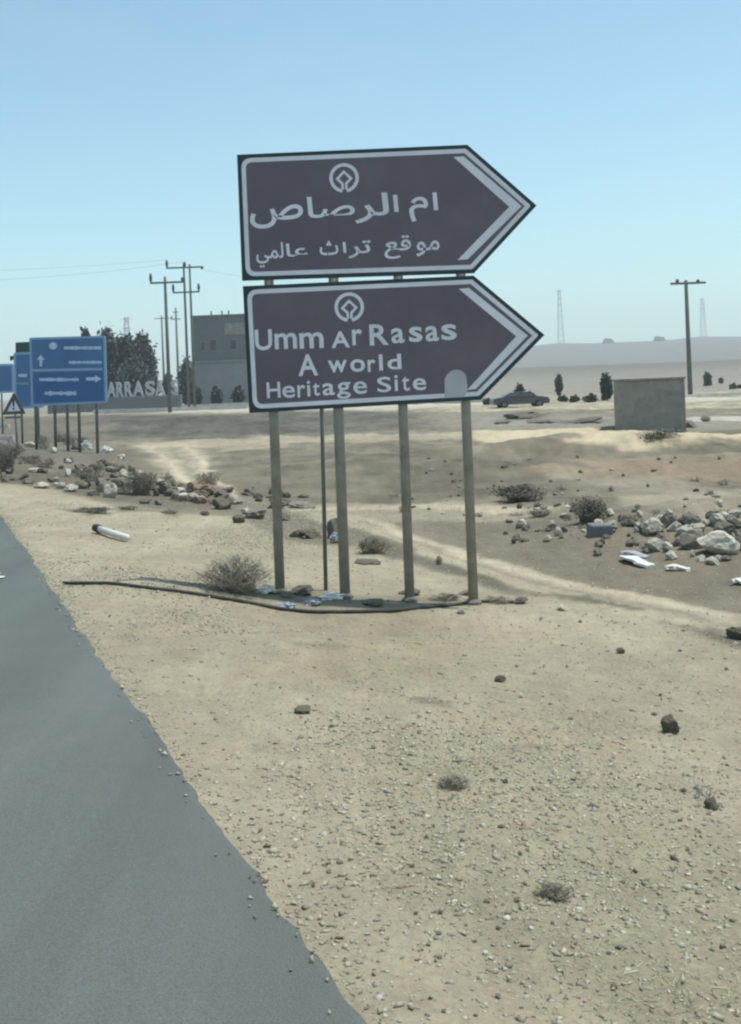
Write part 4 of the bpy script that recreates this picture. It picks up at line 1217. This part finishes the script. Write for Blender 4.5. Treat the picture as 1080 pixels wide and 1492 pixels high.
# grey concrete block and other dumped things
def dumped_block():
    x, y, z = spot(878, 786)
    w, h = px_m(34, y), px_m(18, y)
    o = bevel(MB().box(-w / 2, w / 2, 0, w * .7, -.05, h).build('concrete_block', M['concrete_dark']), .03, 3)
    o.location = (x, y, z); o.rotation_euler = (.05, .03, .12)
    tag(o, 'squared dark grey concrete block on bare earth at the right', 'block')
dumped_block()
def board(px0, py0, px1, py1, w, label, name='white_board', m='plastic_white', h=.03, lift=.02):
    a, b = Vector(spot(px0, py0)), Vector(spot(px1, py1))
    d = b - a; L_ = d.length
    n = 8
    mb = MB()
    V, F = [], []
    r = random.Random(int(px0))
    for i in range(n + 1):
        t = i / n
        ww = w * (1 + .15 * r.uniform(-1, 1)) * (.7 if i in (0, n) else 1)
        zz = lift + .02 * math.sin(t * 5)
        for yy, z_ in ((-ww / 2, 0), (-ww / 2, h), (0, h * 1.25), (ww / 2, h), (ww / 2, 0)):
            V.append((t * L_, yy + .02 * r.uniform(-1, 1), zz + z_))
    for i in range(n):
        for k in range(5):
            k2 = (k + 1) % 5
            F.append((i * 5 + k, i * 5 + k2, (i + 1) * 5 + k2, (i + 1) * 5 + k))
    F += [(0, 4, 3, 2, 1), tuple(n * 5 + k for k in range(5))]
    mb.add(V, F)
    o = mb.build(name, M[m])
    o.location = a; o.rotation_euler = (0, -math.atan2(d.z, math.hypot(d.x, d.y)), math.atan2(d.y, d.x))
    return tag(o, label, 'debris')
def pipe_piece():
    a, b = Vector(spot(146, 779)), Vector(spot(186, 790))
    a.z += .07; b.z += .055
    root = link('plastic_pipe', None); tag(root, 'short white plastic pipe with a dark end lying on the sand', 'pipe')
    MB().tube([a, b], .045, 12).build('tube', M['plastic_white'], root, smooth=True)
    d = (a - b).normalized()
    MB().tube([a + d * .005, a + d * .16], [.060, .055], 12).build('end_cap', M['rubber'], root, smooth=True)
pipe_piece()
board(906, 818, 950, 829, .16, 'bent white strip lying in front of the right rubble heap')
board(970, 832, 1006, 833, .13, 'short pale strip lying below the bent white strip')
board(1068, 851, 1096, 855, .14, 'white strip lying at the right border below the rubble')
board(905, 812, 945, 815, .15, 'grey strip lying behind the bent white strip', m='rag')

def crumple(px, py, w, h, m, label, seed, name='plastic_bag'):
    x, y, z = spot(px, py)
    W, H = px_m(w, y), px_m(h, y)
    r = np.random.default_rng(seed)
    V, F = ico(2)
    V = V * (1 + .28 * r.normal(size=(len(V), 1)).clip(-1.2, 1.2))
    V[:, 2] = np.maximum(V[:, 2], -.35)
    V = V * np.array((W / 2, W / 2 * .7, H * .6))
    o = MB().add(V.tolist(), F.tolist()).build(name, M[m])
    o.location = (x, y + W * .25, z + H * .25)
    o.rotation_euler = (0, 0, r.uniform(-.4, .4))
    return tag(o, label, 'litter')
crumple(125, 655, 16, 15, 'plastic_white', 'bright white bag beside the posts of the large blue sign', 1)
crumple(153, 662, 20, 12, 'plastic_white', 'white bag right of the bright one near the blue sign posts', 2)
crumple(176, 669, 12, 7, 'plastic_white', 'small white scrap farthest right of the bags near the blue sign', 3)
crumple(386, 866, 30, 12, 'plastic_white', 'white plastic scrap at the foot of the first post', 4)
crumple(482, 875, 34, 10, 'plastic_white', 'flat white scrap at the foot of the second post', 5)
crumple(454, 882, 28, 8, 'rag', 'grey rag between the first two posts', 6, 'rag')
crumple(415, 886, 30, 8, 'rag', 'blue-grey rag in front of the first post', 7, 'rag')
crumple(490, 792, 16, 16, 'rag', 'grey sack far behind the second post', 8, 'rag')

def strand():  # thin dark tube laid on the ground along one long curve
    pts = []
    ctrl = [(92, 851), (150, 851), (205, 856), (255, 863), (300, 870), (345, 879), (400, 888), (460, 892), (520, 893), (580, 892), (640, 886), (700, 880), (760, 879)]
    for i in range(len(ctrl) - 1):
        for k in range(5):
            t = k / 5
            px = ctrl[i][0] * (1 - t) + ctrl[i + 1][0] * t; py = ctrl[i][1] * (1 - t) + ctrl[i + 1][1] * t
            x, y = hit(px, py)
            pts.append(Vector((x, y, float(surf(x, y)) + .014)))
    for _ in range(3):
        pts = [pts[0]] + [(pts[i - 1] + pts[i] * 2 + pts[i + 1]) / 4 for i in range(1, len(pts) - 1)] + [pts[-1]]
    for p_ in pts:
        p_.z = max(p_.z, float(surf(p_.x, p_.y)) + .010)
    o = MB().tube(pts, .017, 8).build('black_strand', M['strand'], smooth=True)
    tag(o, 'thin black strand lying in a long curve past the feet of the signposts', 'strand')
strand()

# ------------------------------------------------------------------ dry shrubs and tufts
def dry_bush(px, py, w, h, n, label, seed, m='twig', name='dry_bush', leaves=0, lcol=(.10, .10, .07), group=None):
    x, y, z = spot(px, py)
    W, H = px_m(w, y), px_m(h, y)
    r = random.Random(seed)
    root = thing(name, (x, y + W * .15, z), label, 'shrub', group)
    mb = MB()
    rad = max(.0018, px_m(.7, y) * .5)
    for k in range(n):
        a = r.uniform(0, 6.28); lean = r.random() ** .6
        ex = math.cos(a) * W / 2 * lean; ey = math.sin(a) * W / 2 * lean * .7
        ez = H * math.sqrt(max(.06, 1 - lean * lean * .85)) * r.uniform(.55, 1.05)
        p0 = Vector((math.cos(a) * W * .10 * r.random() + W * .22 * r.uniform(-1, 1), math.sin(a) * W * .08 * r.random(), -.02))
        p2 = Vector((ex, ey, ez)); p1 = p0.lerp(p2, .5) + Vector((r.uniform(-1, 1) * W * .06, r.uniform(-1, 1) * W * .06, H * .12))
        mb.tube([p0, p1, p2], [rad * 1.4, rad, rad * .5], 3, False)
        for q in range(3):
            t = r.uniform(.3, .9)
            s = p1.lerp(p2, t) if t > .5 else p0.lerp(p1, t * 2)
            e = s + Vector((r.uniform(-1, 1) * W * .13, r.uniform(-1, 1) * W * .1, r.uniform(.02, .22) * H))
            mb.tube([s, e], [rad * .7, rad * .4], 3, False)
    mb.build('twigs', M[m], root)
    if leaves:
        blobs = [(r.uniform(-.32, .32) * W, r.uniform(-.2, .2) * W, H * r.uniform(.3, .7), W * .2, W * .16, H * .3) for _ in range(7)]
        V, F, T = leaf_cloud(blobs, leaves, W * .022, lcol, seed)
        link('foliage', tinted_mesh('foliage', V, F, T, M['leaf']), root)
    return root
dry_bush(340, 868, 122, 56, 260, 'dry grey-brown bush of bare twigs left of the first post', 1)
dry_bush(545, 808, 58, 26, 130, 'low olive shrub seen between the second and third posts', 2, leaves=700, lcol=(.12, .12, .075))
dry_bush(862, 758, 62, 40, 160, 'dark leafy shrub on the bare earth left of the right rubble heap', 3, leaves=1600, lcol=(.10, .095, .075))
dry_bush(762, 732, 92, 26, 160, 'wide low brown shrub on the bare earth right of the posts', 4, leaves=1400, lcol=(.125, .110, .085))
dry_bush(205, 722, 46, 32, 170, 'dark brown shrub in the middle of the left rubble heap', 5, leaves=700, lcol=(.075, .062, .045))
dry_bush(790, 752, 44, 14, 60, 'dark flat shrub in front of the wide low brown shrub', 6, leaves=350, lcol=(.085, .08, .065))
dry_bush(640, 822, 14, 14, 40, 'small dry tuft just right of the third post', 7)
dry_bush(662, 1150, 62, 20, 90, 'brown dry tuft in the gravel below the right posts', 8)
dry_bush(808, 1312, 66, 22, 100, 'olive dry tuft in the gravel at the lower right', 9, leaves=250, lcol=(.13, .13, .08))
dry_bush(1030, 1165, 60, 20, 14, 'few bare twigs lying near the right border', 10)
dry_bush(132, 748, 66, 8, 90, 'long flat weed patch on the sand above the white pipe', 51, leaves=260, lcol=(.10, .09, .062))
dry_bush(187, 743, 32, 7, 40, 'small flat weed patch on the sand in front of the left rubble heap', 52, leaves=110, lcol=(.10, .09, .062))
dry_bush(247, 750, 28, 7, 40, 'flat weed patch on the sand between pipe and first post', 53, leaves=110, lcol=(.10, .09, .062))
dry_bush(920, 762, 40, 12, 50, 'small dark shrub touching the left end of the right rubble heap', 11, leaves=300, lcol=(.09, .085, .065))
dry_bush(8, 690, 34, 40, 120, 'added dark shrub cut off by the left border above the road', 12, leaves=900, lcol=(.045, .05, .05))  # this and the next shrub are added, standing in for dark rubble
dry_bush(12, 668, 50, 26, 120, 'added dark shrub behind the one at the left border', 13, leaves=800, lcol=(.055, .06, .06))
dry_bush(650, 878, 60, 12, 60, 'flattened dry weeds between the third and right posts', 14)
dry_bush(725, 882, 60, 10, 50, 'flattened dry weeds right of the last post', 15)
dry_bush(960, 642, 90, 16, 60, 'low dry weeds at the foot of the concrete hut', 16, leaves=400, lcol=(.11, .10, .075))
R2 = random.Random(17)
for k in range(16):
    px, py = R2.uniform(560, 1080), R2.uniform(690, 770)
    dry_bush(px, py, R2.uniform(14, 30), R2.uniform(6, 10), 18, 'small dry weed on the bare earth ' + ('seen between the signposts' if px < 690 else 'right of the last signpost' if px < 880 else 'behind the right rubble heap'), 300 + k, name='dry_weed', group='dry weeds on the bare earth')
for k in range(14):
    t = R2.random()
    px, py = 10 + 320 * t, 692 + 42 * t + R2.uniform(-28, 8)
    dry_bush(px, py, R2.uniform(26, 52), R2.uniform(10, 20), 40, 'brown dry weed among the stones at the ' + ('left end' if px < 110 else 'middle' if px < 230 else 'right end') + ' of the left rubble heap', 400 + k, name='dry_weed',
             group='dry weeds in the left rubble heap', leaves=160, lcol=(.095, .085, .060))
for k in range(7):
    px, py = R2.uniform(20, 150), R2.uniform(640, 664)
    dry_bush(px, py, R2.uniform(16, 34), R2.uniform(10, 20), 30, 'grey dry weed ' + ('under the large blue sign' if px > 45 else 'left of the large blue sign posts'), 430 + k, name='dry_weed',
             group='dry weeds round the blue sign posts', leaves=140, lcol=(.085, .088, .075))
low_wall(-70, 12, 78, .30, 'short pale kerb wall at the left border, farthest of three')
low_wall(-70, 18, 56, .22, 'short pale kerb wall at the left border, middle one of three')
low_wall(-70, 16, 46, .16, 'short pale kerb wall at the left border, nearest of three')
# stones round the hut
for (px, py, w, h) in [(915, 624, 20, 9), (960, 625, 24, 10), (985, 626, 20, 12), (1005, 622, 22, 12), (1030, 616, 16, 9), (940, 626, 14, 7)]:
    rock(px, py, w, h, 'grey', 'grey stone in the rubble at the foot of the concrete hut', 'rubble stones at the foot of the concrete hut', r=R1)
for (px, py, w, h, lab) in [(760, 610, 60, 9, 'largest long dark clod of earth on the plain below the parked car'), (735, 616, 26, 6, 'short dark clod of earth below the lower arrow tip'), (850, 616, 56, 7, 'long dark clod of earth at the left side of the concrete hut'), (790, 616, 40, 6, 'dark clod of earth right in front of the largest clod')]:
    rock(px, py, w, h, 'dark', lab, 'long dark clods on the plain', r=R1)

# ------------------------------------------------------------------ gravel and straw, far too many to count
def gravel():
    r = np.random.default_rng(3)
    O = np.array([(1, 0, 0), (-1, 0, 0), (0, 1, 0), (0, -1, 0), (0, 0, 1), (0, 0, -1)], float)
    OF = np.array([(0, 2, 4), (2, 1, 4), (1, 3, 4), (3, 0, 4), (2, 0, 5), (1, 2, 5), (3, 1, 5), (0, 3, 5)])
    shapes = []
    for k in range(10):
        q = np.random.default_rng(900 + k)
        shapes.append((O * q.uniform(.6, 1.15, (6, 1)) + .28 * q.normal(size=(6, 3)), OF))
    n = 420000
    t = r.uniform(1.0, 22, n); s = -.10 + 9.6 * r.random(n) ** 1.15
    x = EDGE0 - math.sin(RA) * t + math.cos(RA) * s
    y = math.cos(RA) * t + math.sin(RA) * s
    dens = .10 + .9 * sstep(.05, .22, fbm(x * .55, y * .55, 81) + .10 * (fbm(x * 3, y * 3, 82)) + .02)
    dens *= .35 + .65 * sstep(.3, 1.2, s) * (1 - .6 * sstep(7, 13, y))
    hb = np.array([hit(*p, False) for p in [(540, 1050), (700, 1070), (900, 1150), (1120, 1260), (1120, 1520), (860, 1500), (640, 1330), (560, 1180)]])
    cx_, cy_ = hb.mean(0)
    dens += .95 * np.exp(-(((x - cx_) / 1.1) ** 2 + ((y - cy_) / 1.6) ** 2))
    dens = np.where(s < .02, .03, dens + .5 * np.exp(-(s / .12) ** 2))
    ok = (r.random(n) < dens) & (y > 1.5) & (np.abs(np.arctan2(x, y)) < .42)
    x, y = x[ok], y[ok]; n = len(x)
    z = np.where(lateral(x, y) < .02, ROAD_Z + .004, surf(x, y))
    size = np.clip(.0061 * np.exp(.58 * r.normal(size=n)), .002, .018)
    pal = np.array([(.32, .29, .22), (.22, .20, .155), (.40, .37, .295), (.12, .105, .082), (.33, .24, .19), (.075, .068, .055), (.36, .34, .24)])
    ci = r.choice(len(pal), n, p=[.40, .17, .22, .03, .07, .01, .10])
    col = pal[ci] * r.uniform(.8, 1.2, (n, 1)) * 1.0
    VV, FF, TT = [], [], []
    base = 0
    which = r.integers(0, 10, n)
    ang = r.uniform(0, 6.28, n)
    for k in range(10):
        idx = np.nonzero(which == k)[0]
        V, F = shapes[k]
        sc = size[idx][:, None] * np.stack([r.uniform(.8, 1.3, len(idx)), r.uniform(.8, 1.3, len(idx)), r.uniform(.6, 1.05, len(idx))], -1)
        P = V[None] * sc[:, None, :]
        c, s_ = np.cos(ang[idx])[:, None], np.sin(ang[idx])[:, None]
        Q = np.stack([P[..., 0] * c - P[..., 1] * s_, P[..., 0] * s_ + P[..., 1] * c, P[..., 2]], -1)
        Q = Q + np.stack([x[idx], y[idx], z[idx] + size[idx] * .10], -1)[:, None]
        VV.append(Q.reshape(-1, 3)); TT.append(np.repeat(col[idx], len(V), 0))
        FF.append((F[None] + (np.arange(len(idx)) * len(V))[:, None, None] + base).reshape(-1, 3)); base += len(idx) * len(V)
    me = tinted_mesh('gravel', np.vstack(VV), np.vstack(FF), np.vstack(TT), M['gravel'])
    o = link('gravel', me)
    tag(o, 'loose gravel strewn over the sandy verge', kind='stuff')
gravel()
def straw():
    r = np.random.default_rng(4)
    hb = np.array([hit(*p, False) for p in [(600, 1080), (900, 1150), (1080, 1300), (1080, 1490), (760, 1400)]])
    cx_, cy_ = hb.mean(0)
    n = 34000
    x = cx_ + r.normal(size=n) * 1.3; y = cy_ + r.normal(size=n) * 1.9
    k = (lateral(x, y) > .4) & (r.random(n) < .12 + .9 * sstep(.0, .2, fbm(x * .9, y * .9, 91))) & (y > 1.8)
    x, y = x[k], y[k]; n = len(x)
    z = surf(x, y)
    a = r.uniform(0, 6.28, n); L_ = r.uniform(.012, .05, n); w = r.uniform(.0008, .0018, n); up = r.random(n) ** 2 * .8
    d = np.stack([np.cos(a) * np.cos(up), np.sin(a) * np.cos(up), np.sin(up)], -1)
    q = np.stack([-np.sin(a), np.cos(a), np.zeros(n)], -1)
    c = np.stack([x, y, z + .003], -1)
    V = np.stack([c - q * w[:, None], c + q * w[:, None], c + d * L_[:, None] + q * w[:, None] * .4 + np.array((0, 0, .002)), c + d * L_[:, None] - q * w[:, None] * .4], 1).reshape(-1, 3)
    F = np.arange(4 * n).reshape(n, 4)
    pal = np.array([(.36, .33, .20), (.28, .28, .15), (.19, .18, .10), (.38, .36, .26)])
    T = np.repeat(pal[r.integers(0, 4, n)] * r.uniform(.8, 1.2, (n, 1)), 4, 0)
    o = link('dry_grass', tinted_mesh('dry_grass', V, F, T, M['straw']))
    tag(o, 'dry straw and weeds lying in the gravel', kind='stuff')
straw()

# ------------------------------------------------------------------ dusty air over the whole place
def haze():
    mb = MB().box(-2700, 2700, -2700, 2700, -3.0, 150.0)
    m = bpy.data.materials.new('haze'); m.use_nodes = True
    N, L = m.node_tree.nodes, m.node_tree.links
    N.clear()
    o = N.new('ShaderNodeOutputMaterial'); v = N.new('ShaderNodeVolumePrincipled')
    v.inputs['Color'].default_value = (.86, .92, .97, 1)
    v.inputs['Density'].default_value = 0.00050
    v.inputs['Anisotropy'].default_value = .2
    L.new(v.outputs[0], o.inputs['Volume'])
    ob = mb.build('haze', m)
    tag(ob, 'thin dusty haze in the air', kind='stuff')
haze()
